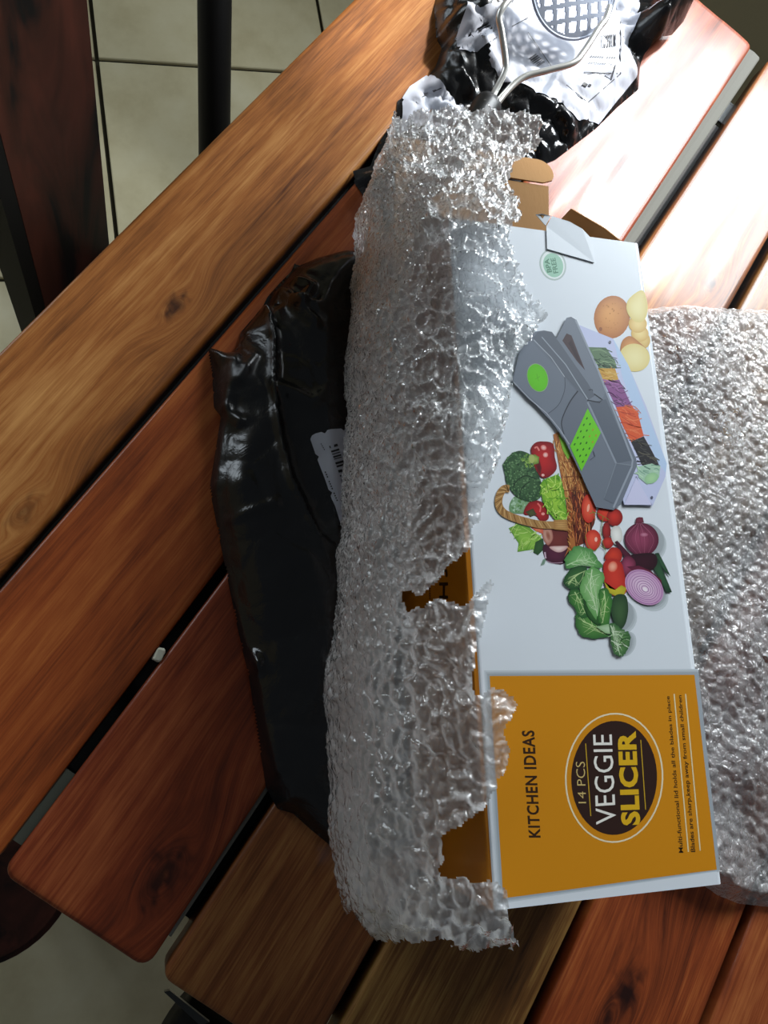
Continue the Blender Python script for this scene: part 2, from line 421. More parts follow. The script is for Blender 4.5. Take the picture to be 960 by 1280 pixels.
# ------------------------------------------------------------------ chairs beyond the table
mt_cw = mat('chair_wood', srgb(96, 44, 28), 0.5, spec=0.3); nt, N, L, p = nodes(mt_cw)
tc = N.new('ShaderNodeTexCoord'); mp = N.new('ShaderNodeMapping'); mp.inputs['Scale'].default_value = (1, 1, 0.16); L.new(tc.outputs['Object'], mp.inputs['Vector'])
n1 = noise_tex(N, L, mp.outputs[0], 20, 4, 0.6, 0.8)
r1 = ramp(N, L, n1.outputs[0], [(0.40, srgb(18, 15, 15)), (0.47, srgb(58, 30, 22)), (0.70, srgb(92, 46, 34))]); L.new(r1.outputs[0], p.inputs['Base Color'])
br = np.array([0.3823, 0.3525]); blf = np.array([0.2636, 0.3489])
# edges of the board stand on the verticals seen in the photo
mid = (br + blf) / 2; ch = tag(empty('wooden_chair', (mid[0], mid[1], 0)), 'dark red brown chair with black streaked back board beside the golden table edge', 'chair')
def loc_(p3, o): return (p3[0] - o.location[0], p3[1] - o.location[1], p3[2] - o.location[2])
def prism(pts, z0, z1, o, name, m_):
    n = len(pts); v = [loc_((p_[0], p_[1], z0), o) for p_ in pts] + [loc_((p_[0], p_[1], z1), o) for p_ in pts]
    f = [tuple(range(n - 1, -1, -1)), tuple(range(n, 2 * n))] + [(i, (i + 1) % n, n + (i + 1) % n, n + i) for i in range(n)]
    return mesh_obj(name, v, f, m_, o)
dv = np.array([br[0] - blf[0], br[1] - blf[1]]); dv /= np.linalg.norm(dv); nv = np.array([-dv[1], dv[0]])
prism([blf + dv * 0.012, br, br + nv * 0.024, blf + dv * 0.012 + nv * 0.024], 0.40, 0.93, ch, 'back_board', mt_cw)
prism([blf - dv * 0.004, blf + dv * 0.0115, blf + dv * 0.0115 + nv * 0.03, blf - dv * 0.004 + nv * 0.03], 0.0, 0.93, ch, 'upright', mt_black)
prism([br - dv * 0.03, br - dv * 0.005, br - dv * 0.005 + nv * 0.02, br - dv * 0.03 + nv * 0.02], 0.0, 0.398, ch, 'leg', mt_black)
prism([blf - nv * 0.002, br - nv * 0.002, br - nv * 0.30, blf - nv * 0.30], 0.37, 0.395, ch, 'seat', mt_cw)
for e_ in (blf, br - dv * 0.025):
    prism([e_ - nv * 0.27, e_ + dv * 0.025 - nv * 0.27, e_ + dv * 0.025 - nv * 0.295, e_ - nv * 0.295], 0.0, 0.368, ch, 'leg', mt_black)

# black tube chair: its slanting upright shows above the table edge
A = np.array([0.6594, 0.4041, 0.30]); D = np.array([0.807, 0.711, 1.318]); D /= np.linalg.norm(D)
ch2 = tag(empty('tube_chair', (A[0] - 0.1, A[1] - 0.1, 0)), 'black tubular metal chair with one slanting upright showing past the table edge', 'chair')
side = np.array([0.66, -0.75, 0.0])
for s in (0.0, 0.40):
    q0 = A + side * s + D * (-0.33); q1 = A + side * s + D * 0.74
    v, f = tube([loc_(q0, ch2), loc_(q1, ch2)], 0.0215, 20); mesh_obj('upright', v, f, mt_black, ch2, True)
    q2 = A + side * s + np.array([-0.10, -0.09, 0.06]); q3 = q2 + np.array([0.16, 0.15, 0]); q3[2] = 0.0
    v, f = tube([loc_(q2, ch2), loc_(q3, ch2)], 0.014, 14); mesh_obj('leg', v, f, mt_black, ch2, True)
for t in (0.62, 0.71):
    q0 = A + D * t; q1 = A + side * 0.40 + D * t
    v, f = tube([loc_(q0, ch2), loc_(q1, ch2)], 0.012, 14); mesh_obj('back_rail', v, f, mt_black, ch2, True)
q = [A + np.array([-.02, -.02, 0.03]), A + side * .40 + np.array([-.02, -.02, 0.03])]
q += [q[1] + np.array([-0.24, -0.21, 0.02]), q[0] + np.array([-0.24, -0.21, 0.02])]
v = [loc_(p_, ch2) for p_ in q] + [loc_(p_ - np.array([0, 0, .02]), ch2) for p_ in q]
mesh_obj('seat', v, [(3, 2, 1, 0), (4, 5, 6, 7), (0, 1, 5, 4), (1, 2, 6, 5), (2, 3, 7, 6), (3, 0, 4, 7)], mt_black, ch2)

# stool tucked in at the near end: only a dark round corner of its seat shows
cs = W(-25, 1085, -0.28); st = tag(empty('round_stool', (cs[0] , cs[1], 0)), 'dark wooden stool with round seat half hidden under the near table end', 'stool')
bm = bmesh.new(); bmesh.ops.create_cone(bm, cap_ends=True, segments=48, radius1=0.077, radius2=0.080, depth=0.03)
bmesh.ops.bevel(bm, geom=[e for e in bm.edges if len(e.link_faces) == 2 and abs(e.calc_face_angle(0)) > 1.0], offset=0.006, segments=3, affect='EDGES')
bmesh.ops.translate(bm, vec=(0, 0, 0.446), verts=bm.verts); bm_obj('seat', bm, mt_cw, st, False)
for i in range(4):
    a_ = math.pi / 4 + i * math.pi / 2
    v, f = tube([(0.05 * math.cos(a_), 0.05 * math.sin(a_), 0.43), (0.07 * math.cos(a_), 0.07 * math.sin(a_), 0.0)], [0.013, 0.010], 12)
    mesh_obj('leg', v, f, mt_cw, st, True)

# ------------------------------------------------------------------ the product box
TH = -2.51481618; BH = 0.125; BASE = 0.003
cu, su = math.cos(TH), math.sin(TH); K = 0.52 - BH - BASE
U0, U1, V0, V1 = -0.722 * K, 0.2455 * K, 0.409 * K, 0.7445 * K
def uv_world(u, v): return np.array([cu * u - su * v, su * u + cu * v])
bc = uv_world((U0 + U1) / 2, (V0 + V1) / 2)
LU, LV = U1 - U0, V1 - V0
carton = tag(empty('slicer_box', (bc[0], bc[1], TZ + BASE), TH), 'white and orange vegetable slicer carton with open end, half covered by bubble wrap', 'box')
def ray_local(px, py):
    d = M @ np.array([(px - 480) / FPX, -(py - 640) / FPX, -1.0])
    o = np.array([0 - bc[0], 0 - bc[1], CAMZ - TZ - BASE])
    R_ = np.array([[cu, su], [-su, cu]])
    return np.array([*(R_ @ o[:2]), o[2]]), np.array([*(R_ @ d[:2]), d[2]])
def F(px, py, dz=0.0):
    """pixel -> local point on the front panel"""
    o, d = ray_local(px, py); t = (BH + dz - o[2]) / d[2]; return o + d * t
def FS(px, py, off=0.0):
    """pixel -> local point on the left side panel"""
    o, d = ray_local(px, py); t = (-LV / 2 - off - o[1]) / d[1]; return o + d * t
def to_world_local(P):
    P = np.atleast_2d(P); out = np.zeros_like(P)
    out[:, 0] = bc[0] + cu * P[:, 0] - su * P[:, 1]; out[:, 1] = bc[1] + su * P[:, 0] + cu * P[:, 1]; out[:, 2] = TZ + BASE + P[:, 2]
    return out
mt_card_w = mat('white_card', srgb(226, 232, 238), 0.28, spec=0.5, coat=0.25, coat_rough=0.18); add_bump(mt_card_w, 25, 0.08, 0.001)
mt_card_o = mat('orange_card', srgb(206, 128, 22), 0.30, spec=0.5, coat=0.25, coat_rough=0.18); add_bump(mt_card_o, 25, 0.08, 0.001)
mt_kraft = mat('kraft_card', srgb(172, 132, 88), 0.85, spec=0.2); nk = add_bump(mt_kraft, 120, 0.25, 0.0006, 4, 'Object', (1, 3, 1))
# tube of the carton: outer rounded rectangle, kraft inside
def rrect(hw, z0, z1, r, n=5):
    pts = []
    for (cx_, cz_, a0) in ((hw - r, z1 - r, 0), (-hw + r, z1 - r, 90), (-hw + r, z0 + r, 180), (hw - r, z0 + r, 270)):
        for i in range(n + 1):
            a_ = math.radians(a0 + 90 * i / n); pts.append((cx_ + r * math.cos(a_), cz_ + r * math.sin(a_)))
    return pts
outer = rrect(LV / 2, 0, BH, 0.0030); inner = rrect(LV / 2 - 0.0016, 0.0016, BH - 0.0016, 0.0018)
n = len(outer); us = np.linspace(-LU / 2, LU / 2, 9)
V = []; Fc = []; MI = []
for u in us:
    bulge = 0.0018 * math.sin(math.pi * (u + LU / 2) / LU)
    for (y, z) in outer: V.append((u, y + (bulge if y > LV / 2 - 0.001 else -bulge if y < -LV / 2 + 0.001 else 0), z))
for u in us[:-1]:
    for (y, z) in inner: V.append((u, y, z))
for i in range(len(us) - 1):
    for j in range(n):
        j2 = (j + 1) % n; Fc.append((i * n + j, i * n + j2, (i + 1) * n + j2, (i + 1) * n + j))
        ym = (outer[j][0] + outer[j2][0]) / 2; zm = (outer[j][1] + outer[j2][1]) / 2
        MI.append(1 if (ym < -LV / 2 + 0.0012 and zm > 0.002) else 0)
o9 = len(us) * n
for i in range(len(us) - 2):
    for j in range(n):
        j2 = (j + 1) % n; Fc.append((o9 + i * n + j2, o9 + i * n + j, o9 + (i + 1) * n + j, o9 + (i + 1) * n + j2)); MI.append(2)
for j in range(n):
    j2 = (j + 1) % n; Fc.append((j2, j, o9 + j, o9 + j2)); MI.append(2)
Fc.append(tuple((len(us) - 1) * n + j for j in range(n))); MI.append(0)
Fc.append(tuple(o9 + (len(us) - 2) * n + j for j in range(n - 1, -1, -1))); MI.append(2)
body = mesh_obj('carton_body', V, Fc, [mt_card_w, mt_card_o, mt_kraft], carton)
body.data.polygons.foreach_set('material_index', MI)
bmx = bmesh.new(); bmx.from_mesh(body.data); bmesh.ops.recalc_face_normals(bmx, faces=bmx.faces); bmx.to_mesh(body.data); bmx.free()
def slab(name, top, th, mats, parent, up=None):
    """thin card from an ordered outline of local points (top side first material, underside second)"""
    top = np.array(top); n = len(top)
    nrm = np.zeros(3)
    for i in range(n): nrm += np.cross(top[i], top[(i + 1) % n])
    nrm /= np.linalg.norm(nrm)
    if nrm[2] < 0: top = top[::-1]; nrm = -nrm
    low = top - nrm * th
    f = [tuple(range(n)), tuple(range(2 * n - 1, n - 1, -1))] + [((i + 1) % n, i, n + i, n + (i + 1) % n) for i in range(n)]
    o = mesh_obj(name, np.vstack([top, low]), f, mats, parent)
    mi = [0] + [1 if len(mats) > 1 else 0] + [0] * n
    o.data.polygons.foreach_set('material_index', mi); return o
ue = -LU / 2
# lid hinged on the back panel, kraft side up, with its tuck flap
lid_w = LV / 2 - 0.002
slab('lid', [(ue - 0.001, -lid_w, 0.004), (ue - 0.001, lid_w, 0.004), (ue - 0.112, lid_w - 0.001, 0.026), (ue - 0.112, -lid_w + 0.001, 0.026)], 0.0014, [mt_kraft, mt_card_w], carton)
tk = [(ue - 0.1135, lid_w - 0.006), (ue - 0.117, lid_w + 0.002), (ue - 0.121, lid_w + 0.004)] + [(ue - 0.124 - 0.012 * math.sin(a_), lid_w - 0.008 + 0.012 * math.cos(a_)) for a_ in np.linspace(0, math.pi / 2, 7)]
tk = tk + [(x, -y) for x, y in tk[::-1]]
slab('tuck_flap', [(x, y, 0.0275 - (ue - 0.1135 - x) * 0.1) for x, y in tk], 0.0014, [mt_kraft, mt_card_w], carton)
# dust flap of the right side
q = [(ue - 0.001, LV / 2 - 0.002, 0.118), (ue - 0.001, LV / 2 - 0.002, 0.006), (ue - 0.060, LV / 2 - 0.004, 0.010), (ue - 0.072, LV / 2 - 0.004, 0.030), (ue - 0.070, LV / 2 - 0.004, 0.058), (ue - 0.030, LV / 2 - 0.003, 0.095)]
v = q + [(a_, b_ - 0.0014, c_) for a_, b_, c_ in q]; k_ = len(q)
mesh_obj('dust_flap', v, [tuple(range(k_)), tuple(range(2 * k_ - 1, k_ - 1, -1))] + [((i + 1) % k_, i, k_ + i, k_ + (i + 1) % k_) for i in range(k_)], mt_kraft, carton)
q = [(a_, -b_, c_) for a_, b_, c_ in q]; v = q + [(a_, b_ + 0.0014, c_) for a_, b_, c_ in q]
mesh_obj('dust_flap', v, [tuple(range(k_ - 1, -1, -1)), tuple(range(k_, 2 * k_))] + [(i, (i + 1) % k_, k_ + (i + 1) % k_, k_ + i) for i in range(k_)], mt_kraft, carton)
# lifted tab at the open end of the front panel
slab('torn_tab', [F(683, 283, .0008), F(690, 270, .0012), F(712, 277, .0014), F(728, 286, .0014), F(740, 299, .0011), F(743, 328, .0008), F(684, 311, .0008)], 0.0006, [mt_card_w, mt_kraft], carton)
slab('torn_tab', [F(682, 282, .0010), F(670, 268, .004), F(677, 267, .0045), F(689, 270, .0020)], 0.0006, [mt_card_w, mt_kraft], carton)

# ---- print on the front panel: flat coloured ink shapes, traced from the artwork
mt_ink = mat('printed_ink', (1, 1, 1, 1), 0.3, spec=0.5, coat=0.2, coat_rough=0.18); nt, N, L, p = nodes(mt_ink)
vc = N.new('ShaderNodeVertexColor'); vc.layer_name = 'Col'; L.new(vc.outputs[0], p.inputs['Base Color'])
class Ink:
    def __init__(s, base=1.5e-5): s.V = []; s.F = []; s.C = []; s.z = base
    def lay(s): s.z += 3e-6
    def raw(s, pts, faces, cols):
        b = len(s.V)
        for (x, y) in pts: s.V.append(F(x, y, s.z))
        s.F += [tuple(b + i for i in f) for f in faces]; s.C += cols
    def fan(s, pts, c, c2=None, ctr=None, rings=4, smooth=False, lay=True):
        """star-shaped patch: colour c at its centre running to c2 at its rim"""
        if lay: s.lay()
        P = smooth_path(pts, 5, True) if smooth else np.array(pts, float)
        c = np.array(srgb(*c)); c2 = c if c2 is None else np.array(srgb(*c2)); ct = P.mean(0) if ctr is None else np.array(ctr)
        n = len(P); pp = [ct]; cc = [c]
        for r in range(1, rings + 1):
            t = r / rings
            pp += list(ct + (P - ct) * t); cc += [c * (1 - t ** 1.6) + c2 * t ** 1.6] * n
        f = [(0, 1 + i, 1 + (i + 1) % n) for i in range(n)]
        for r in range(rings - 1):
            a_ = 1 + r * n; b_ = 1 + (r + 1) * n
            f += [(a_ + i, b_ + i, b_ + (i + 1) % n, a_ + (i + 1) % n) for i in range(n)]
        s.raw(pp, f, [tuple(x) for x in cc])
    def ell(s, x, y, rx, ry, rot, c, c2=None, off=(0, 0), n=28, rings=4):
        a_ = math.radians(rot); P = []
        for i in range(n):
            t = 2 * math.pi * i / n; u, w = rx * math.cos(t), ry * math.sin(t)
            P.append((x + u * math.cos(a_) - w * math.sin(a_), y + u * math.sin(a_) + w * math.cos(a_)))
        s.fan(P, c, c2, (x + off[0], y + off[1]), rings)
    def poly(s, pts, c):
        s.lay()
        from mathutils.geometry import tessellate_polygon
        tri = tessellate_polygon([[Vector((a_, b_, 0)) for a_, b_ in pts]])
        s.raw(pts, tri, [srgb(*c)] * len(pts))
    def line(s, pts, w, c, w2=None, smooth=False, lay=True):
        if lay: s.lay()
        P = smooth_path(pts, 6) if smooth else np.array(pts, float); k = len(P); w2 = w if w2 is None else w2
        L_, R_ = [], []
        for i in range(k):
            t = P[min(i + 1, k - 1)] - P[max(i - 1, 0)]; t = t / (np.linalg.norm(t) + 1e-9); nn = np.array([-t[1], t[0]])
            ww = (w + (w2 - w) * i / max(1, k - 1)) / 2
            L_.append(P[i] + nn * ww); R_.append(P[i] - nn * ww)
        s.raw(L_ + R_, [(i, i + 1, k + i + 1, k + i) for i in range(k - 1)], [srgb(*c)] * (2 * k))
    def ringline(s, x, y, rx, ry, w, c, rot=0, n=48):
        s.lay(); a_ = math.radians(rot); A_, B_ = [], []
        for i in range(n):
            t = 2 * math.pi * i / n
            for lst, d in ((A_, w / 2), (B_, -w / 2)):
                u, q_ = (rx + d) * math.cos(t), (ry + d) * math.sin(t)
                lst.append((x + u * math.cos(a_) - q_ * math.sin(a_), y + u * math.sin(a_) + q_ * math.cos(a_)))
        s.raw(A_ + B_, [(i, (i + 1) % n, n + (i + 1) % n, n + i) for i in range(n)], [srgb(*c)] * (2 * n))
    def text(s, body, quad, c, bold=0.0, spacing=1.0):
        """lettering stretched on to the pixel quad (bottom-left, bottom-right, top-right, top-left)"""
        s.lay(); cu_ = bpy.data.curves.new('t', 'FONT'); cu_.body = body; cu_.offset = bold; cu_.space_character = spacing; cu_.resolution_u = 3
        ob = bpy.data.objects.new('t', cu_); C.objects.link(ob); bpy.context.view_layer.update()
        dg = bpy.context.evaluated_depsgraph_get(); me = bpy.data.meshes.new_from_object(ob.evaluated_get(dg))
        co = np.array([v_.co[:2] for v_ in me.vertices]); fs = [tuple(p_.vertices) for p_ in me.polygons]
        bpy.data.objects.remove(ob); bpy.data.curves.remove(cu_); bpy.data.meshes.remove(me)
        lo, hi = co.min(0), co.max(0); co = (co - lo) / (hi - lo); Q = np.array(quad, float)
        a_, b_ = co[:, :1], co[:, 1:]
        P = Q[0] * (1 - a_) * (1 - b_) + Q[1] * a_ * (1 - b_) + Q[2] * a_ * b_ + Q[3] * (1 - a_) * b_
        s.raw(P.tolist(), fs, [srgb(*c)] * len(P))
    def build(s, name): 
        o = mesh_obj(name, s.V, s.F, mt_ink, carton, False, col=s.C)
        b_ = bmesh.new(); b_.from_mesh(o.data)
        for f_ in b_.faces:
            if f_.normal.z < 0: f_.normal_flip()
        b_.to_mesh(o.data); b_.free(); return o
def cr(x0, y0, s): return lambda pts: [(x0 + a_ / s, y0 + b_ / s) for a_, b_ in pts]
def c1(f, x, y): return f([(x, y)])[0]

# orange panel with the lettering
I = Ink(1e-5)
for d, g in ((7, 204), (5, 186), (3, 166)):
    I.poly([(612 - d, 845 - d), (873, 843 - d), (874, 850), (900, 1086 + d * .4), (629 - d, 1123 + d), ], (g, g + 8, g + 14))
I.lay()
top_ = [(612, 845), (700, 844.5), (790, 844), (868, 843.5)]; bot_ = [(629, 1123), (718, 1111), (812, 1098), (896, 1087)]
for a_ in range(3):
    pass
I.poly(top_ + bot_[::-1], (214, 140, 20))
p_orange = I.build('orange_panel'); zo = I.z
I = Ink(zo + 2e-5)
I.text('KITCHEN IDEAS', [(676, 1047), (668, 913), (652, 913), (661, 1047)], (56, 34, 18), 0.026, 1.10)
I.ringline(767.7, 972.3, 60.5, 80.3, 2.0, (240, 226, 190), 2)
I.ell(767.7, 972.3, 53.6, 71.3, 2, (52, 32, 26), n=56)
I.text('14 PCS', [(732.7, 1004), (731, 952), (719.5, 952), (723, 1004)], (216, 190, 120), -0.008)
I.line([(732, 929.3), (738.5, 1020)], 1.1, (205, 165, 40)); I.line([(801, 925), (807, 1012)], 1.1, (205, 165, 40))
I.text('VEGGIE', [(770.5, 1029), (765, 918), (741, 918), (745, 1031)], (242, 238, 228), 0.0)
I.text('SLICER', [(800.7, 1031), (795, 913.5), (771.5, 913.5), (776.6, 1032)], (226, 178, 32), 0.042, 1.06)
I.text('Multi-functional lid holds all the blades in place', [(856, 1066), (838.2, 870), (832.6, 870), (848.6, 1066)], (60, 38, 16), 0.012)
I.line([(842.7, 867.4), (860.5, 1064.8)], 1.5, (238, 220, 176))
I.text('Blades are sharp,keep away from small children', [(871, 1065), (853.2, 869), (847.4, 869), (863.6, 1065)], (60, 38, 16), 0.012)
I.line([(857, 867.4), (875.3, 1063.4)], 1.5, (238, 220, 176))
I.build('lettering')
# round green stamp
I = Ink()
I.ell(691, 331, 16.5, 20, -18, (176, 190, 186)); I.ell(691, 331, 14.5, 18, -18, (226, 234, 232)); I.ell(691.5, 331.5, 12.3, 15.4, -18, (150, 196, 172))
I.text('BPA', [(690, 340), (686, 323), (680, 324), (684, 341)], (60, 120, 90), 0.03); I.text('FREE', [(698, 341), (694, 322), (688, 323), (692, 342)], (60, 120, 90), 0.02)
I.build('round_stamp')
# potatoes
I = Ink(); f = cr(600, 180, 2.6667)
I.ell(*c1(f, 440, 577), 22.5, 27, 10, (226, 158, 84), (176, 104, 40), (-4, -6)); I.ell(*c1(f, 402, 617), 2, 2.6, 0, (150, 84, 34))
for k in range(26):
    a_ = rng.random() * 6.28; r_ = rng.random() ** .5 * .85; I.ell(764.5 + 21 * r_ * math.cos(a_), 396 + 25 * r_ * math.sin(a_), .5 + rng.random() * .7, .6 + rng.random() * .6, 0, (192, 122, 52), n=8, rings=1)
I.ell(*c1(f, 545, 655), 8.5, 10, 0, (226, 196, 120), (206, 166, 84)); I.ell(*c1(f, 533, 632), 11, 10, 10, (240, 214, 142), (214, 172, 88)); I.ell(*c1(f, 526, 600), 11.5, 11, 5, (240, 214, 142), (214, 172, 88))
I.fan(f([(540, 487), (556, 520), (558, 560), (545, 590), (518, 592), (495, 570), (488, 540), (500, 512)]), (238, 226, 164), (222, 202, 122), smooth=True)
I.fan(f([(468, 690), (475, 655), (500, 640), (530, 660), (560, 690), (555, 712), (480, 720)]), (222, 156, 84), (180, 112, 48), smooth=True)
I.ell(*c1(f, 515, 712), 19.3, 17.5, 12, (240, 228, 168), (226, 206, 132)); I.build('printed_potatoes')
def strokes(ink, pts, cols, k, ln, wd, ang, jit=.3, fr=None):
    P = np.array(f(pts) if fr is None else fr(pts)); lo, hi = P.min(0), P.max(0); cnt = 0; z0 = ink.z
    for _ in range(k * 20):
        q_ = lo + rng.random(2) * (hi - lo)
        if not inside(P, np.array([q_[0]]), np.array([q_[1]]))[0]: continue
        a_ = math.radians(ang) + rng.normal() * jit; l_ = ln * (0.6 + 0.8 * rng.random()); d_ = np.array([math.cos(a_), math.sin(a_)]) * l_ / 2
        b_ = np.array([-d_[1], d_[0]]) * rng.normal() * .25
        ink.line([q_ - d_, q_ + b_, q_ + d_], wd * (0.6 + .8 * rng.random()), cols[int(rng.random() * len(cols))], smooth=True, lay=False); cnt += 1; ink.z = z0 + 3e-6 + (cnt % 8) * 2e-6
        if cnt >= k: break
    ink.z = z0 + 2.4e-5
# basket of vegetables and the loose ones below it
I = Ink(); f = cr(610, 540, 6.4); g = cr(690, 620, 6.0)
def dabs(ink, pts, cols, k, r0, fr):
    P = np.array(fr(pts)); lo, hi = P.min(0), P.max(0); cnt = 0; z0 = ink.z
    for _ in range(k * 20):
        q_ = lo + rng.random(2) * (hi - lo)
        if not inside(P, np.array([q_[0]]), np.array([q_[1]]))[0]: continue
        ink.z = z0 + (cnt % 8) * 2e-6; r_ = r0 * (.6 + .8 * rng.random())
        c_ = cols[int(rng.random() * len(cols))]
        ink.ell(q_[0], q_[1], r_, r_ * .8, rng.random() * 180, c_, n=9, rings=1); cnt += 1
        if cnt >= k: break
    ink.z = z0 + 2.4e-5
def leaf(ink, fr, outline, mid, c, c2, veins=6, vc=(190, 214, 150)):
    P = smooth_path(fr(outline), 5, True); cc_ = P.mean(0); P = [tuple(cc_ + (q_ - cc_) * (1 + rng.normal() * .045)) for q_ in P]; ink.fan(P, c, c2); m_ = fr(mid); ink.line(m_, 1.4, vc, .5, True)
    ctr_ = np.array(P).mean(0); m_ = smooth_path(m_, 6)
    for k_ in np.linspace(2, len(m_) - 2, veins).astype(int):
        for P_ in (P[int(rng.random() * len(P))], P[int(rng.random() * len(P))]):
            e_ = m_[k_] + (np.array(P_) - m_[k_]) * .75; ink.line([m_[k_], (m_[k_] + e_) / 2 + rng.normal(size=2) * .6, e_], .7, vc, .25, True)
for d, gsh in ((3.0, 198), (2.0, 184), (1.0, 166)):       # printed soft shadows under the produce
    I.ell(*c1(g, 470 + 12 * d, 880 + 10 * d), 22, 22, 0, (gsh, gsh + 8, gsh + 12)); I.ell(*c1(g, 700 + 9 * d, 330 + 12 * d), 22, 23, 0, (gsh, gsh + 8, gsh + 12))
    I.ell(*c1(g, 705 + 10 * d, 690 + 14 * d), 25, 20, 40, (gsh, gsh + 8, gsh + 12)); I.ell(*c1(g, 520 + 14 * d, 1110), 11, 16, 20, (gsh, gsh + 8, gsh + 12))
# celery leaves, beet, eggplant at the lower left of the basket
I.fan(f([(165, 770), (240, 735), (330, 760), (430, 850), (455, 930), (400, 985), (360, 940), (235, 960), (245, 890)]), (150, 200, 80), (108, 160, 58))
strokes(I, [(175, 770), (240, 745), (330, 765), (430, 850), (440, 940), (380, 960), (235, 945), (245, 880)], [(196, 226, 130), (92, 148, 48), (170, 210, 100)], 34, 11, .9, -40, .5, f)
I.fan(f([(380, 880), (440, 850), (452, 930), (400, 985), (362, 965)]), (58, 96, 52), (44, 78, 44)); I.fan(f([(420, 1070), (440, 1020), (470, 1010), (450, 1060)]), (110, 140, 120), (140, 166, 150))
I.fan(f([(450, 900), (640, 900), (615, 1045), (520, 1052), (458, 1015)]), (92, 38, 62), (60, 26, 44), smooth=True); I.line(f([(455, 960), (462, 1012)]), 2, (196, 170, 186)); I.line(f([(470, 1030), (520, 1048), (600, 1044)]), 1, (170, 140, 156), smooth=True)
I.fan(f([(440, 770), (640, 770), (655, 860), (640, 930), (560, 962), (480, 915), (440, 840)]), (120, 52, 48), (92, 38, 40), smooth=True)
I.fan(f([(440, 775), (500, 770), (520, 850), (480, 905), (440, 850)]), (214, 170, 150), (170, 104, 92), smooth=True); I.fan(f([(490, 920), (560, 912), (640, 915), (600, 955), (545, 960)]), (238, 214, 206), (200, 150, 148), smooth=True)
I.ell(*c1(f, 482, 830), 3, 7, -15, (150, 84, 66), (196, 140, 120)); I.fan(f([(340, 760), (440, 755), (440, 815), (380, 790)]), (232, 130, 96), (214, 92, 66))
# back produce seen through the handle
I.fan(f([(190, 540), (240, 510), (330, 545), (330, 640), (200, 650), (170, 610)]), (150, 184, 150), (110, 150, 104), smooth=True); dabs(I, [(190, 545), (240, 515), (320, 545), (300, 640), (185, 640)], [(96, 140, 84), (176, 206, 176), (132, 170, 120)], 40, 1.5, f)
I.fan(f([(300, 600), (350, 550), (430, 560), (480, 640), (480, 700), (420, 712), (380, 670), (290, 660)]), (188, 38, 40), (132, 24, 30), smooth=True)
I.fan(f([(300, 640), (360, 610), (390, 660), (340, 680)]), (84, 90, 50), (70, 60, 40)); I.line(f([(395, 570), (420, 600), (415, 640)]), 2, (232, 110, 104), smooth=True); I.ell(*c1(f, 440, 655), 2.2, 1.8, 0, (240, 160, 150))
# wicker basket
wk = [(522, 20), (560, 0), (700, 250), (850, 590), (860, 700), (800, 860), (700, 930), (640, 960), (610, 1000), (655, 900), (640, 780), (625, 560), (580, 330)]
I.poly(f(wk), (176, 108, 54)); I.poly(f([(650, 480), (790, 480), (850, 600), (850, 720), (790, 880), (700, 920), (690, 800), (700, 640)]), (112, 46, 28))
strokes(I, [(530, 30), (560, 20), (690, 250), (740, 360), (760, 470), (650, 480), (630, 560), (590, 330)], [(226, 176, 108), (140, 78, 34), (206, 146, 80), (96, 48, 22)], 90, 15, .8, 80, .1, f)
strokes(I, [(650, 480), (780, 480), (850, 600), (840, 760), (780, 880), (690, 910), (640, 780), (640, 600)], [(190, 96, 48), (84, 30, 18), (214, 132, 74), (60, 22, 14), (150, 64, 34)], 110, 14, .8, 86, .12, f)
for yy in (240, 360, 470, 740): I.line(f([(600 + yy * .02, yy), (690, yy - 4), (760, yy + 6)]), 1, (120, 62, 28), smooth=True)
for k_ in range(16): I.line(f([(640 + 5 * math.sin(k_ * 2.1), 560 + k_ * 26), (664 + 8 * math.sin(k_), 590 + k_ * 26)]), 1.3, ((206, 146, 80), (150, 88, 40))[k_ % 2])
I.poly(f([(560, 10), (620, 90), (660, 180), (640, 220), (600, 150)]), (122, 178, 48))
# broccoli, pepper, lettuce
br_ = [(205, 165), (260, 150), (330, 175), (372, 215), (400, 330), (430, 420), (420, 520), (350, 555), (250, 530), (185, 470), (145, 400), (135, 330), (120, 265), (155, 205)]
I.fan(f(br_), (70, 104, 66), (46, 78, 50), smooth=True); dabs(I, br_, [(58, 92, 60), (92, 130, 86), (40, 68, 46), (76, 114, 72), (110, 146, 100)], 330, 1.15, f)
I.line(f([(200, 440), (240, 380), (310, 350), (390, 380)]), 1.2, (30, 52, 36), smooth=True); I.line(f([(250, 530), (270, 450), (330, 400)]), 1.0, (30, 52, 36), smooth=True)
dabs(I, [(250, 190), (330, 170), (380, 200), (370, 270), (320, 290), (270, 230)], [(126, 166, 74), (150, 184, 92), (104, 146, 66)], 50, 1.2, f)
I.fan(f([(345, 130), (380, 85), (440, 75), (520, 95), (535, 200), (550, 290), (500, 350), (440, 368), (400, 330), (365, 260), (350, 190)]), (196, 36, 38), (128, 18, 26), smooth=True)
I.fan(f([(400, 330), (380, 260), (410, 220), (430, 290), (420, 340)]), (84, 16, 22), (120, 24, 28)); I.fan(f([(350, 190), (372, 178), (410, 200), (405, 250), (365, 262)]), (168, 186, 92), (96, 130, 52)); I.ell(*c1(f, 350, 215), 3.6, 5.4, 0, (176, 190, 110))
I.ell(*c1(f, 445, 125), 4, 3.4, 30, (246, 196, 188), (214, 70, 66)); I.ell(*c1(f, 460, 183), 3.4, 3.4, 0, (250, 206, 198), (220, 84, 78)); I.line(f([(372, 130), (392, 120), (410, 150)]), 2, (232, 132, 124), smooth=True); I.ell(*c1(f, 440, 345), 2, 1.6, 0, (246, 190, 180))
lt = [(430, 400), (500, 360), (570, 350), (600, 450), (620, 560), (625, 690), (560, 710), (510, 670), (450, 580), (425, 480)]
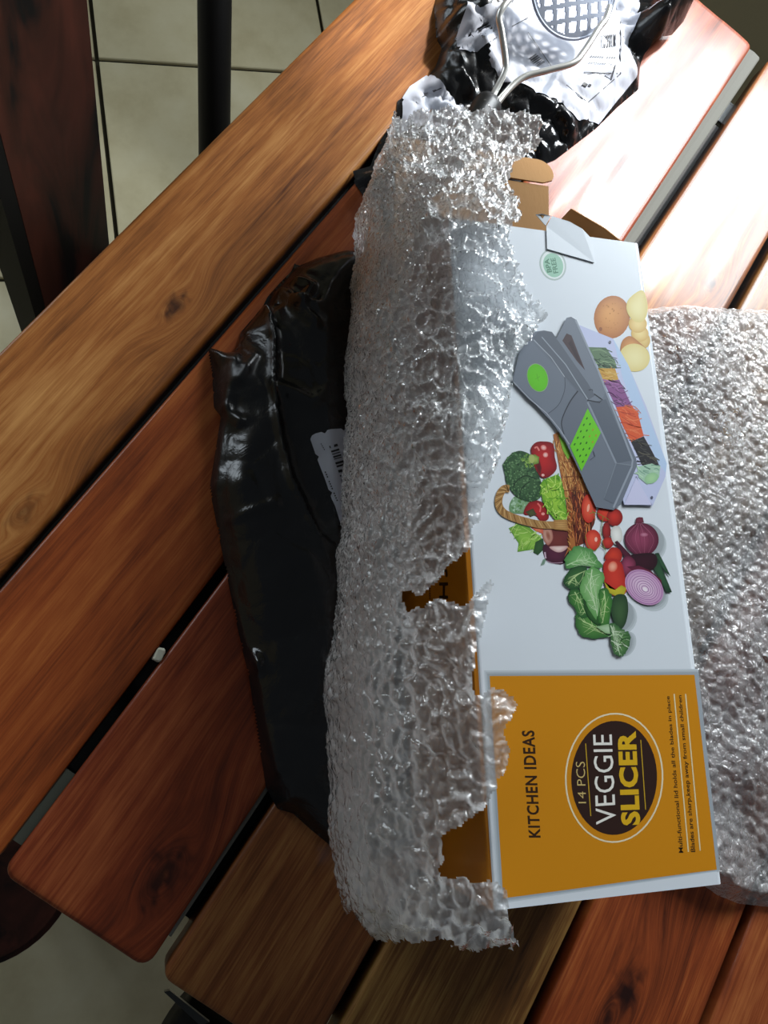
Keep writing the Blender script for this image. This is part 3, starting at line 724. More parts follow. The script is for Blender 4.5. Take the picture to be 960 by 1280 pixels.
I.fan(f(lt), (164, 210, 70), (104, 164, 40), smooth=True); strokes(I, lt, [(196, 230, 112), (90, 150, 36), (176, 216, 84), (120, 180, 50)], 80, 10, 1.1, 60, .8, f)
# handle of twisted cane
hd = [(170, 455), (130, 455), (95, 500), (85, 575), (115, 635), (180, 675), (300, 715), (420, 740), (520, 745), (630, 750)]
I.line(f(hd), 9.5, (176, 132, 78), smooth=True); hp = smooth_path(f(hd), 6)
for k_ in range(2, len(hp) - 8, 2): 
    t_ = hp[k_ + 1] - hp[k_]; t_ /= np.linalg.norm(t_); n_2 = np.array([-t_[1], t_[0]]); I.line([hp[k_] - n_2 * 4 - t_ * 3, hp[k_] + n_2 * 4 + t_ * 3], .9, ((118, 78, 36), (216, 178, 120))[(k_ // 2) % 2], lay=(k_ % 4 == 0))
I.fan(f([(525, 705), (632, 700), (640, 790), (530, 780)]), (206, 162, 100), (176, 126, 68))
for yy in (715, 730, 745, 760, 775): I.line(f([(530, yy), (636, yy + 3)]), .5, (150, 102, 52))
# tomatoes
for (x, y, rx, ry, c, c2) in ((275, 95, 9, 18, (236, 96, 66), (186, 38, 26)), (400, 130, 10, 10, (224, 66, 44), (170, 30, 24)), (470, 160, 10, 11, (206, 52, 40), (130, 22, 22)), (410, 260, 5, 11, (170, 44, 44), (120, 26, 30)), (308, 330, 10, 13, (236, 92, 66), (190, 40, 30)), (420, 350, 7, 7, (206, 60, 50), (150, 30, 28))):
    I.ell(*c1(g, x, y), rx, ry, 0, c, c2, (-1, -2))
I.ell(*c1(g, 330, 325), 1.8, 3, 0, (252, 196, 176)); I.ell(*c1(g, 272, 90), 1.6, 5, 10, (250, 176, 150))
for pts in ([(280, 130), (330, 125), (380, 150), (430, 180)], [(385, 150), (370, 250), (375, 330), (400, 400)], [(250, 300), (270, 370), (320, 412), (350, 370), (372, 320)], [(300, 110), (320, 130), (310, 150)], [(360, 370), (400, 405), (400, 450)]): I.line(g(pts), .9, (122, 132, 56), .5, True)
I.fan(g([(440, 260), (470, 225), (510, 235), (528, 290), (520, 340), (480, 365), (450, 330)]), (242, 242, 236), (206, 204, 198), smooth=True)
# onions
I.fan(g([(625, 205), (632, 165), (655, 158), (680, 160), (690, 200)]), (118, 46, 66), (96, 36, 54)); I.ell(*c1(g, 672, 325), 21.5, 20.5, 20, (150, 66, 96), (88, 28, 52), (-5, -2), n=36)
for k_ in range(-3, 4): I.line(g([(655 + k_ * 4, 205), (660 + k_ * 34, 320), (680 + k_ * 12, 438)]), .5, (178, 104, 128) if k_ % 2 else (96, 34, 58), .2, True)
I.ell(*c1(g, 690, 290), 5, 2.6, 0, (190, 126, 148), (156, 76, 104))
for pts in ([(770, 430), (800, 425), (860, 540), (890, 605), (850, 570), (800, 500)], [(740, 500), (800, 470), (850, 600), (900, 722), (860, 725), (800, 620)]): I.fan(g(pts), (54, 92, 62), (34, 60, 44))
I.fan(g([(600, 440), (760, 430), (790, 500), (740, 560), (640, 540), (560, 470)]), (58, 20, 36), (40, 16, 26), smooth=True); I.fan(g([(470, 345), (490, 335), (590, 440), (620, 500), (560, 480), (500, 400)]), (86, 28, 48), (60, 20, 36))
I.fan(g([(515, 520), (535, 465), (580, 450), (625, 490), (620, 545), (560, 600), (525, 575)]), (158, 68, 98), (92, 30, 54), smooth=True)
# peppers / apple
I.fan(g([(415, 420), (450, 385), (500, 395), (525, 440), (510, 490), (420, 490), (395, 460)]), (214, 64, 44), (160, 34, 30), smooth=True)
I.fan(g([(385, 520), (410, 480), (470, 470), (520, 500), (545, 590), (562, 690), (540, 740), (480, 750), (420, 720), (392, 640)]), (214, 62, 46), (176, 40, 34), smooth=True); I.ell(*c1(g, 455, 530), 6, 7, 20, (248, 178, 150), (222, 84, 62))
I.fan(g([(390, 640), (430, 690), (470, 705), (520, 670), (560, 690), (540, 742), (480, 752), (420, 720)]), (206, 190, 50), (176, 166, 44))
I.fan(g([(560, 530), (650, 522), (740, 560), (820, 630), (835, 720), (790, 640), (700, 570), (600, 555)]), (120, 40, 70), (92, 28, 52))
I.ell(*c1(g, 692, 685), 26.5, 19.5, 38, (232, 206, 226), (196, 150, 190), n=36)
for k_, q_ in enumerate((.92, .78, .66, .54, .42, .30, .18)): I.ringline(*c1(g, 692 + k_, 685 + 2 * k_), 26.5 * q_, 19.5 * q_, .9, (160, 106, 160) if k_ % 2 == 0 else (178, 128, 176), 38)
I.ell(*c1(g, 698, 700), 3, 2.2, 38, (246, 232, 240))
# leafy greens
I.fan(g([(440, 850), (470, 750), (550, 745), (572, 850), (550, 960), (510, 1000), (470, 960)]), (66, 98, 60), (40, 66, 44), smooth=True)
leaf(I, g, [(200, 870), (240, 830), (290, 900), (330, 960), (420, 1030), (400, 1060), (290, 1072), (200, 1030), (170, 915)], [(230, 940), (320, 980), (400, 1040)], (92, 148, 72), (54, 104, 52))
leaf(I, g, [(120, 740), (160, 690), (230, 720), (260, 800), (270, 900), (210, 910), (165, 840), (125, 790)], [(170, 720), (210, 790), (250, 880)], (78, 136, 62), (44, 92, 48))
leaf(I, g, [(90, 640), (130, 560), (220, 520), (270, 560), (240, 660), (160, 700), (105, 680)], [(120, 660), (180, 600), (250, 560)], (64, 112, 58), (38, 78, 44))
I.fan(g([(240, 770), (300, 800), (350, 850), (430, 960), (370, 980), (290, 930), (250, 860)]), (60, 110, 50), (36, 74, 40), smooth=True)
leaf(I, g, [(100, 480), (140, 400), (220, 376), (300, 410), (350, 480), (380, 540), (280, 530), (200, 520), (120, 545)], [(110, 520), (220, 480), (330, 510)], (128, 186, 112), (72, 132, 70), 9, (188, 220, 170))
leaf(I, g, [(210, 700), (240, 590), (290, 540), (370, 560), (392, 620), (360, 720), (360, 830), (330, 920), (270, 830), (235, 760)], [(300, 550), (290, 680), (320, 800), (340, 900)], (150, 198, 130), (96, 156, 84), 9, (204, 228, 184))
leaf(I, g, [(350, 720), (400, 690), (450, 760), (440, 860), (420, 970), (370, 975), (345, 920), (360, 830)], [(390, 710), (400, 820), (380, 950)], (88, 150, 66), (52, 108, 50), 7)
I.fan(g([(330, 980), (420, 960), (470, 980), (470, 1040), (400, 1030)]), (182, 208, 172), (140, 180, 126))
leaf(I, g, [(430, 960), (470, 960), (540, 1010), (585, 1030), (580, 1120), (540, 1190), (500, 1202), (465, 1180), (440, 1080)], [(440, 970), (480, 1080), (510, 1195)], (106, 150, 88), (60, 104, 60), 10, (206, 224, 192))
strokes(I, [(450, 1010), (560, 1050), (570, 1110), (520, 1190), (470, 1170)], [(216, 230, 204), (50, 92, 50), (176, 206, 160)], 26, 9, .8, 15, .3, g)
zb = I.z; I.build('printed_vegetables')
# slicer
I = Ink(zb + 2e-5); f = cr(620, 380, 4.364)
I.fan(f([(455, 115), (640, 190), (720, 330), (820, 560), (932, 870), (925, 940), (855, 1100), (700, 1095), (640, 900), (520, 500)]), (206, 210, 238), (196, 202, 232), ctr=c1(f, 700, 640))
I.poly(f([(640, 190), (720, 330), (932, 870), (925, 920), (880, 860), (780, 640), (690, 400)]), (186, 208, 236))
veg = [([(505, 235), (600, 238), (650, 310), (660, 352), (560, 350)], (96, 124, 92), [(60, 88, 62), (140, 166, 126), (50, 70, 58)], 26, 20, 4),
       ([(556, 350), (650, 352), (668, 410), (650, 424), (590, 425)], (206, 160, 70), [(222, 184, 104), (188, 132, 56)], 10, 16, 4),
       ([(588, 425), (672, 412), (700, 470), (742, 556), (655, 562), (625, 500)], (142, 86, 142), [(170, 116, 168), (102, 56, 104), (80, 50, 84)], 24, 20, 4),
       ([(655, 562), (742, 556), (775, 600), (806, 720), (738, 752), (690, 660)], (222, 92, 48), [(236, 128, 80), (188, 62, 34), (226, 104, 60)], 26, 22, 4),
       ([(738, 752), (806, 722), (850, 800), (890, 878), (800, 882)], (42, 40, 44), [(78, 78, 74), (24, 24, 28), (96, 92, 80)], 22, 18, 4),
       ([(770, 888), (850, 870), (896, 890), (890, 945), (825, 985), (778, 945)], (168, 202, 176), [(120, 160, 138), (190, 222, 190)], 14, 12, 4)]
for pts, c, cs_, k, ln, wd in veg:
    I.poly(f(pts), c); strokes(I, pts, cs_, k, ln / 4.364 * 3, wd / 4.364, 20, .25)
I.ell(*c1(f, 848, 950), 9, 6.5, -25, (172, 214, 160), (150, 196, 150))
I.ell(*c1(f, 622, 208), 1.6, 2, 0, (110, 112, 130)); I.ell(*c1(f, 850, 1056), 1.6, 2, 0, (90, 92, 112)); I.line(f([(765, 940), (800, 1030), (850, 1095)]), .9, (90, 92, 120))
I.poly(f([(700, 1095), (765, 945), (850, 1096)]), (208, 208, 236))
G0 = (112, 120, 132)
I.poly(f([(185, 180), (215, 150), (262, 144), (305, 152), (330, 185), (385, 75), (410, 70), (434, 84), (765, 845), (770, 880), (680, 1095), (640, 1124), (545, 1108), (460, 920), (375, 740), (300, 640), (90, 415), (128, 260)]), G0)
I.poly(f([(330, 185), (385, 75), (434, 84), (600, 470), (575, 535), (500, 525), (440, 430)]), (120, 128, 140))
I.poly(f([(362, 200), (385, 160), (412, 172), (486, 362), (440, 310)]), (72, 54, 58)); I.poly(f([(395, 215), (410, 195), (470, 335), (440, 300)]), (54, 40, 46))
I.poly(f([(262, 144), (305, 152), (500, 430), (540, 500), (500, 525), (375, 395), (205, 185), (225, 155)]), (98, 105, 116))
I.poly(f([(180, 190), (375, 395), (373, 470), (340, 550), (285, 600), (95, 420), (130, 262)]), (116, 124, 136))
I.line(f([(205, 195), (300, 290), (375, 398)]), .9, (176, 182, 190)); I.line(f([(250, 180), (380, 330), (500, 520)]), 1.2, (160, 168, 178))
I.line(f([(375, 398), (374, 470), (342, 548), (285, 598)]), .6, (60, 64, 74), smooth=True); I.line(f([(95, 425), (180, 515), (275, 595), (345, 680), (400, 765)]), 1.2, (168, 174, 184))
I.poly(f([(375, 400), (500, 525), (515, 560), (410, 770), (360, 690), (355, 640), (395, 540), (445, 475)]), (106, 113, 125))
I.line(f([(447, 474), (400, 540), (358, 640), (372, 712)]), 1.7, (52, 54, 62), .9, True)
I.line(f([(500, 535), (655, 868)]), 2.4, (142, 150, 162)); I.poly(f([(508, 538), (660, 868), (745, 852), (600, 520)]), (96, 104, 116))
I.line(f([(434, 86), (560, 370), (746, 852), (740, 890), (640, 1112)]), 2.3, (152, 160, 172)); I.line(f([(655, 868), (590, 1060)]), .9, (134, 142, 152)); I.line(f([(655, 868), (740, 880)]), 1, (134, 142, 152))
I.poly(f([(660, 872), (738, 884), (640, 1090), (588, 1064)]), (104, 112, 124))
I.line(f([(498, 524), (565, 537), (580, 522), (535, 490)]), 1.3, (40, 42, 50)); I.line(f([(505, 470), (525, 466), (528, 476)]), .9, (50, 52, 60))
I.ell(*c1(f, 227, 402), 12.2, 17.4, -17, (104, 204, 30), (98, 196, 30)); I.ringline(*c1(f, 227, 402), 12.6, 17.8, .6, (160, 190, 140), -17)
I.line(f([(215, 410), (240, 395)]), .5, (86, 168, 32)); I.line(f([(222, 380), (232, 420)]), .5, (86, 168, 32))
gq = np.array(f([(500, 570), (572, 702), (466, 912), (404, 776)])); I.poly([tuple(x) for x in gq], (110, 204, 36))
for a_ in np.linspace(.16, .84, 5):
    for b_ in np.linspace(.16, .86, 4):
        q_ = gq[0] * (1 - a_) * (1 - b_) + gq[1] * (1 - a_) * b_ + gq[2] * a_ * b_ + gq[3] * a_ * (1 - b_)
        hot = a_ < .5 and b_ > .5
        I.ell(q_[0], q_[1], .9, 1.7, 30, (170, 150, 40) if hot else (40, 108, 22), n=10, rings=1)
I.line(f([(530, 800), (540, 830), (515, 850)]), .8, (80, 86, 98)); I.build('printed_slicer')
# print on the left side panel
V = []; Fc = []; Cc = []
def sq(px0, py0, px1, py1, c=(58, 36, 20)):
    b_ = len(V)
    for (x, y) in ((px0, py0), (px1, py0), (px1, py1), (px0, py1)): V.append(FS(x, y, 0.0019)); Cc.append(srgb(*c))
    Fc.append((b_, b_ + 1, b_ + 2, b_ + 3))
sq(549, 728, 560, 732); sq(549, 744.5, 560, 748.5); sq(553.3, 732, 556, 744.5); sq(553, 712, 559, 715); sq(557, 715, 559.5, 721)
for y in range(735, 748, 3): sq(536.3, y, 538.2, y + 1.6, (110, 62, 24))
mesh_obj('side_lettering', V, Fc, mt_ink, carton, False, col=Cc)

# ------------------------------------------------------------------ black mailing bags
mt_poly = mat('black_poly', srgb(20, 21, 23), 0.30, spec=0.6); nt, N, L, p = nodes(mt_poly)
tc = N.new('ShaderNodeTexCoord'); n1 = noise_tex(N, L, tc.outputs['Object'], 55, 4, 0.65, 1.0); n2 = noise_tex(N, L, tc.outputs['Object'], 14, 3, 0.6, 0.5)
bp = N.new('ShaderNodeBump'); bp.inputs['Strength'].default_value = 0.35; bp.inputs['Distance'].default_value = 0.002; L.new(n1.outputs[0], bp.inputs['Height']); L.new(bp.outputs[0], p.inputs['Normal'])
rr_ = ramp(N, L, n2.outputs[0], [(0.35, (0.14, 0.14, 0.14, 1)), (0.65, (0.34, 0.34, 0.34, 1))]); L.new(rr_.outputs[0], p.inputs['Roughness'])
mt_label = mat('label_paper', srgb(196, 200, 212), 0.55); add_bump(mt_label, 30, 0.15, 0.001)
mt_print = mat('label_print', srgb(38, 38, 42), 0.6); add_bump(mt_print, 90, 0.05)

def crease(X, Y, px_line, zp, width, amp, step=0.0):
    """fold: a ridge along a line, with the film a step higher on its left"""
    Lw = Wg(px_line, zp)[:, :2]; D, QX, QY = poly_dist(Lw, X, Y, False)
    out = amp * np.exp(-(D / width) ** 2)
    if step:
        sg = np.zeros(X.shape); best = np.full(X.shape, 9e9)
        for i in range(len(Lw) - 1):
            a_, b_ = Lw[i], Lw[i + 1]; ab = b_ - a_; t = np.clip(((X - a_[0]) * ab[0] + (Y - a_[1]) * ab[1]) / (ab @ ab), 0, 1)
            d = np.hypot(X - a_[0] - t * ab[0], Y - a_[1] - t * ab[1]); cr_ = ab[0] * (Y - a_[1]) - ab[1] * (X - a_[0])
            m_ = d < best; sg = np.where(m_, np.sign(cr_), sg); best = np.where(m_, d, best)
        out = out + step * np.clip(sg, 0, 1) * np.exp(-(D / (width * 9)) ** 2)
    return out

def drape_many(P, zf, off):
    P = np.asarray(P, float); d = np.stack([(P[:, 0] - 480) / FPX, -(P[:, 1] - 640) / FPX, -np.ones(len(P))], 1) @ M.T
    z = np.full(len(P), 0.02)
    for _ in range(6):
        t = (0.52 - z) / -d[:, 2]; X, Y = d[:, 0] * t, d[:, 1] * t; z = zf(X, Y) + off
    t = (0.52 - z) / -d[:, 2]
    return np.stack([d[:, 0] * t, d[:, 1] * t, TZ + z], 1)
def film(name, parent, poly_px, zp, res, zf, m_, off=0.0, poly_world=None):
    poly = Wg(poly_px, zp)[:, :2] if poly_world is None else poly_world
    X, Y, Fc = patch(poly, res); Z = zf(X, Y) + off
    o_ = parent.location
    return mesh_obj(name, np.stack([X - o_[0], Y - o_[1], TZ + Z - o_[2]], 1), Fc, m_, parent, True)
def sticker(name, parent, poly_px, zf, off, m_, res=0.003):
    poly = drape_many(poly_px, zf, off)[:, :2]; return film(name, parent, None, 0, res, zf, m_, off, poly)
def marks(name, parent, quads_px, zf, off, m_):
    V = []; Fc = []; o_ = np.array(parent.location)
    for q in quads_px:
        b_ = len(V)
        k = 5
        for i in range(k):
            t = i / (k - 1)
            for (a_, c_) in ((q[0], q[1]), (q[3], q[2])):
                V.append((a_[0] + (c_[0] - a_[0]) * t, a_[1] + (c_[1] - a_[1]) * t))
        Fc += [(b_ + 2 * i, b_ + 2 * i + 2, b_ + 2 * i + 3, b_ + 2 * i + 1) for i in range(k - 1)]
    o = mesh_obj(name, drape_many(V, zf, off) - o_, Fc, m_, parent); o['kind'] = 'stuff'
    return o
def barcode(p0, p1, depth, n, seed):
    """bars spread from p0 to p1, each bar running along 'depth'"""
    r = np.random.default_rng(seed); p0 = np.array(p0, float); p1 = np.array(p1, float); d = np.array(depth, float); t = 0; out = []
    ws = r.random(2 * n) * .9 + .35; ws /= ws.sum()
    for i in range(n):
        a_ = p0 + (p1 - p0) * t; b_ = p0 + (p1 - p0) * (t + ws[2 * i]); out.append((a_, b_, b_ + d, a_ + d)); t += ws[2 * i] + ws[2 * i + 1]
    return out
def stroke_q(a, b, w):
    a = np.array(a, float); b = np.array(b, float); t = (b - a) / np.linalg.norm(b - a); n_3 = np.array([-t[1], t[0]]) * w / 2
    return (a + n_3, b + n_3, b - n_3, a - n_3)
def text_quads(a, b, h, n, seed):
    """a row of tiny unreadable print"""
    r = np.random.default_rng(seed); a = np.array(a, float); b = np.array(b, float); out = []
    for i in range(n):
        if r.random() < .15: continue
        p_ = a + (b - a) * (i + .15) / n; q_ = a + (b - a) * (i + .75) / n; t = (b - a) / np.linalg.norm(b - a); nn = np.array([-t[1], t[0]]) * h / 2
        out.append((p_ + nn, q_ + nn, q_ - nn, p_ - nn))
    return out

# ---- bag on the left, lying open under the wrapped carton
out1 = [(470, 308), (430, 309), (400, 317), (374, 328), (370, 324), (366, 334), (352, 348), (336, 366), (330, 378), (302, 411), (297, 435), (282, 436), (262, 430), (261, 440), (266, 466), (268, 505), (276, 522), (270, 560), (262, 610), (270, 650), (284, 720), (296, 780), (312, 850), (322, 920), (334, 985), (348, 1012), (368, 1018), (390, 1038), (412, 1056), (440, 1085), (520, 1060), (520, 800), (500, 500), (495, 330)]
b1poly = Wg(out1, 0.006)[:, :2]
def zf1(X, Y):
    D, _, _ = poly_dist(b1poly, X, Y); s_ = inside(b1poly, X, Y)
    D = np.where(s_, D, 0)
    z = 0.026 * (1 - np.exp(-(D / 0.010))) + 0.004 * np.clip(D / 0.05, 0, 1)
    z += 0.5 * (0.0035 * fbm(X * 22, Y * 22, 3) * np.clip(D / 0.01, 0, 1))
    f1 = facets(X + 0.004 * vnoise(X * 60, Y * 60, 9), Y, 0.050, 11); f2 = facets(X, Y + 0.003 * vnoise(X * 90, Y * 90, 4), 0.021, 12)
    amp = 0.16 + 1.0 * np.exp(-(((X - 0.37) / 0.060) ** 2))       # more crumpled at the mouth
    z += amp * np.clip(D / 0.008, 0, 1) * (-0.0080 * np.exp(-f1 / 0.13) - 0.0028 * np.exp(-f2 / 0.14))
    z += crease(X, Y, [(338, 366), (346, 420), (344, 480), (352, 540), (366, 600), (395, 660), (425, 700)], 0.028, 0.0035, 0.0045, -0.006)
    z += crease(X, Y, [(296, 440), (286, 480), (279, 540), (268, 610), (276, 670), (290, 740), (306, 795), (322, 830)], 0.024, 0.0040, 0.005)
    z += crease(X, Y, [(302, 412), (318, 440), (300, 470)], 0.026, 0.004, 0.005) + crease(X, Y, [(358, 346), (380, 384), (395, 400)], 0.03, 0.004, 0.007)
    z += crease(X, Y, [(372, 370), (400, 380), (440, 355)], 0.03, 0.004, 0.007) + crease(X, Y, [(375, 335), (392, 350), (380, 372)], 0.03, 0.003, 0.005)
    z += crease(X, Y, [(355, 480), (390, 500), (440, 478)], 0.03, 0.005, 0.005) + crease(X, Y, [(290, 645), (330, 632), (345, 628)], 0.028, 0.003, 0.002)
    z += crease(X, Y, [(282, 500), (300, 520)], 0.028, 0.004, 0.005) + crease(X, Y, [(318, 830), (330, 900), (345, 960)], 0.02, 0.006, 0.006)
    lu_ = (X - bc[0]) * cu + (Y - bc[1]) * su; lv_ = -(X - bc[0]) * su + (Y - bc[1]) * cu
    do = np.hypot(np.maximum(np.abs(lu_) - LU / 2, 0), np.maximum(np.abs(lv_) - LV / 2, 0))
    z = np.minimum(z, 0.0010 + 0.55 * np.maximum(do - 0.004, 0))      # pressed flat under the carton
    return np.maximum(z, 0.0006)
c1w = b1poly.mean(0); bag1 = tag(empty('mailing_bag', (c1w[0], c1w[1], TZ)), 'crumpled black plastic mailing bag lying left of the bubble wrapped carton', 'bag')
film('bag_film', bag1, out1, 0.006, 0.0016, zf1, mt_poly)
sticker('address_label', bag1, [(388, 549), (389, 545), (394, 542), (440, 535), (452, 540), (452, 690), (428, 662), (414, 622), (397, 575)], zf1, 0.0006, mt_label)
marks('label_print', bag1, barcode((411.5, 557.5), (429, 606), (10, -3), 11, 5) + text_quads((405, 586), (422, 627), 1.6, 14, 3) + text_quads((401, 554), (406, 563), 1, 4, 9), zf1, 0.0011, mt_print)

# ---- bag at the far end with the big shipping label
out2 = [(556, -40), (546, -2), (549, 40), (556, 52), (548, 75), (528, 100), (500, 118), (498, 140), (478, 168), (466, 200), (444, 206), (446, 222), (456, 236), (462, 300), (520, 300), (640, 230), (690, 196), (700, 192), (726, 172), (752, 152), (778, 126), (804, 104), (806, 66), (838, 46), (852, 30), (856, 4), (846, -10), (800, -40)]
b2poly = Wg(out2, 0.008)[:, :2]
def zf2(X, Y):
    D, _, _ = poly_dist(b2poly, X, Y); s_ = inside(b2poly, X, Y); D = np.where(s_, D, 0)
    cc = W(690, 60)[:2]; far = np.exp(-(((X - cc[0]) / 0.10) ** 2 + ((Y - cc[1]) / 0.11) ** 2))
    lf = W(572, 50)[:2]; lfa = np.exp(-(((X - lf[0]) / 0.05) ** 2 + ((Y - lf[1]) / 0.035) ** 2))
    z = (0.008 + 0.016 * far + 0.028 * lfa) * (1 - np.exp(-(D / 0.009)))
    lab = np.exp(-(((X - W(690, 70)[0]) / 0.055) ** 2 + ((Y - W(690, 70)[1]) / 0.075) ** 2))
    f1 = facets(X + 0.004 * vnoise(X * 60, Y * 60, 19), Y, 0.036, 21); f2 = facets(X, Y, 0.017, 22)
    z += (1 - 0.93 * np.clip(lab * 1.2, 0, 1)) * np.clip(D / 0.008, 0, 1) * (-0.0065 * np.exp(-f1 / 0.16) - 0.0032 * np.exp(-f2 / 0.18)) + 0.0014 * fbm(X * 26, Y * 26, 8) * np.clip(D / 0.01, 0, 1)
    z += crease(X, Y, [(700, 120), (760, 88), (796, 80)], 0.02, 0.006, 0.0035) + crease(X, Y, [(562, 56), (580, 90), (594, 108)], 0.02, 0.004, 0.007)
    z += crease(X, Y, [(600, 62), (612, 80), (660, 112), (700, 132), (722, 152)], 0.02, 0.006, 0.006) + crease(X, Y, [(812, 40), (830, 20), (850, 0)], 0.015, 0.014, 0.040)
    return np.maximum(z, 0.0006)
c2w = W(690, 60)[:2]; bag2 = tag(empty('mailing_bag', (c2w[0], c2w[1], TZ)), 'crumpled black mailing bag with big white shipping label under the potato masher', 'bag')
film('bag_film', bag2, out2, 0.008, 0.0019, zf2, mt_poly)
sticker('shipping_label', bag2, [(576, 20), (600, 14), (640, 4), (660, -25), (800, -25), (797, 22), (793, 40), (796, 96), (770, 128), (748, 156), (738, 152), (722, 150), (700, 128), (676, 116), (650, 104), (628, 100), (606, 82), (604, 68), (590, 66), (574, 62), (570, 48)], zf2, 0.0007, mt_label, 0.0025)
sticker('loose_label', bag2, [(503, 122), (512, 108), (536, 92), (552, 102), (566, 114), (580, 131), (575, 150), (540, 165), (502, 168)], zf2, 0.0009, mt_label, 0.0025)
mk = barcode((598, 21), (614, 47), (9, -6), 10, 31)[:]
mk = [tuple(np.array(x) for x in q) for q in barcode((590, 27), (604, 48), (15, -8), 9, 31)]
mk += barcode((752, 44), (771, 42), (0, 16), 8, 32) + barcode((661, 73), (673, 84), (9, -6), 7, 33)
for a_, b_, w_ in (((776, 26), (776, 92), 1.1), ((776, 92), (735, 128), 1.1), ((735, 128), (708, 106), 1.0), ((730, 90), (772, 92), 1.2), ((640, 33), (660, 22), .8), ((576, 28), (606, 62), .7), ((660, 40), (690, 84), .8), ((770, 80), (764, 100), 1.0), ((764, 100), (756, 94), .9)): mk.append(stroke_q(a_, b_, w_))
mk += text_quads((738, 70), (770, 72), 1.6, 11, 7) + text_quads((736, 78), (766, 80), 1.2, 11, 8) + text_quads((607, 56), (622, 46), 1.2, 6, 9)
mk += [stroke_q((729, 104), (734, 107), 4.2), stroke_q((736, 106), (739, 107), 3.0), stroke_q((528, 121), (552, 110), 1.2), stroke_q((530, 118), (545, 112), 1.0)]
marks('label_print', bag2, mk, zf2, 0.0013, mt_print)
# pale torn strip at the bag's mouth
sticker('torn_strip', bag2, [(797, 25), (801, 30), (822, 14), (840, 2), (846, -8), (838, -8), (816, 8)], zf2, 0.0012, mt_label, 0.0015)

# ------------------------------------------------------------------ potato masher
mt_chrome = mat('chrome_wire', srgb(225, 226, 222), 0.30, 0.75); add_bump(mt_chrome, 120, 0.03)
mt_plate = mat('masher_plate_steel', srgb(176, 186, 204), 0.5, 0.1); add_bump(mt_plate, 120, 0.05)
mt_hand = mat('black_handle', srgb(18, 18, 18), 0.4); add_bump(mt_hand, 60, 0.05)
PZ = 0.062
pc = W(722, -16, PZ); masher = tag(empty('potato_masher', (pc[0], pc[1], TZ)), 'chrome wire potato masher with square-holed plate lying on the shipping label', 'masher')
def ml(p3): return (p3[0] - pc[0], p3[1] - pc[1], p3[2] - TZ)
# plate frame: oval grid of square holes
ux = W(760, -6, PZ) - W(670, -6, PZ); ux /= np.linalg.norm(ux); uy = W(716, 38, PZ - 0.014) - W(716, -50, PZ + 0.014); uy -= ux * (uy @ ux); uy /= np.linalg.norm(uy)
nz = np.cross(ux, uy); nz = nz if nz[2] > 0 else -nz
RA, RB = 0.040, 0.036; cell = 0.0108; bar = 0.0030
S = 0.0009; gxn = int(2 * RA / S) + 3; gyn = int(2 * RB / S) + 3
xs = (np.arange(gxn) - gxn / 2) * S; ys = (np.arange(gyn) - gyn / 2) * S
X, Y = np.meshgrid(xs, ys, indexing='ij')
rad = np.sqrt((X / RA) ** 2 + (Y / RB) ** 2)
ca, sa = math.cos(0.12), math.sin(0.12); Xr = X * ca - Y * sa; Yr = X * sa + Y * ca
hole = (np.abs((Xr / cell) % 1 - 0.5) < 0.5 - bar / cell / 2) & (np.abs((Yr / cell) % 1 - 0.5) < 0.5 - bar / cell / 2) & (rad < 0.93)
solid = (rad < 1.0) & ~hole
vid = {}; V = []; Fc = []
def gv(i, j, s_):
    k = (i, j, s_)
    if k not in vid:
        x_ = (i - gxn / 2 - .5) * S; y_ = (j - gyn / 2 - .5) * S
        r_ = math.sqrt((x_ / RA) ** 2 + (y_ / RB) ** 2)
        if r_ > 0.985: x_, y_ = x_ / r_, y_ / r_
        vid[k] = len(V); V.append(ml(pc + ux * x_ + uy * y_ + nz * (0.0008 * s_ - 0.004 * r_ * r_)))
    return vid[k]
for i in range(gxn):
    for j in range(gyn):
        if not solid[i, j]: continue
        for s_ in (1, -1):
            q = [gv(i, j, s_), gv(i + 1, j, s_), gv(i + 1, j + 1, s_), gv(i, j + 1, s_)]; Fc.append(tuple(q if s_ == 1 else q[::-1]))
        for (di, dj, e0, e1) in ((-1, 0, (0, 0), (0, 1)), (1, 0, (1, 1), (1, 0)), (0, -1, (1, 0), (0, 0)), (0, 1, (0, 1), (1, 1))):
            a_, b_ = i + di, j + dj
            if 0 <= a_ < gxn and 0 <= b_ < gyn and solid[a_, b_]: continue
            Fc.append((gv(i + e0[0], j + e0[1], 1), gv(i + e1[0], j + e1[1], 1), gv(i + e1[0], j + e1[1], -1), gv(i + e0[0], j + e0[1], -1)))
pl = mesh_obj('plate', V, Fc, mt_plate, masher)
rim = [ml(pc + ux * RA * math.cos(t) + uy * RB * math.sin(t) + nz * (-0.004)) for t in np.linspace(0, 2 * math.pi, 48, endpoint=False)]
v, f = tube(rim, 0.0014, 8, True); mesh_obj('plate_rim', v, f, mt_plate, masher, True)
wl = smooth_path([ml(W(*q)) for q in ((608, 142, .034), (617, 118, .036), (630, 92, .042), (632, 76, .046), (627, 40, .054), (624, 22, .058), (631, 6, .062), (655, -18, .064), (676, -34, .064))], 6)
wr = smooth_path([ml(W(*q)) for q in ((612, 142, .034), (632, 116, .036), (654, 97, .040), (685, 88, .045), (716, 79, .050), (730, 64, .052), (748, 36, .056), (757, 24, .057), (762, 8, .058))], 6)
for w_ in (wl, wr):
    v, f = tube(w_, 0.0026, 12); mesh_obj('wire_arm', v, f, mt_chrome, masher, True)
h0 = np.array(ml(W(612, 128, .036))); h1 = np.array(ml(W(556, 212, .040))); ax = h1 - h0
v, f = tube([h0 + ax * t for t in (0, .02, .08, .3, .6, .85, .96, 1.0)], [.0075, .0105, .0115, .0105, .0125, .0115, .0095, .005], 20); mesh_obj('handle', v, f, mt_hand, masher, True)

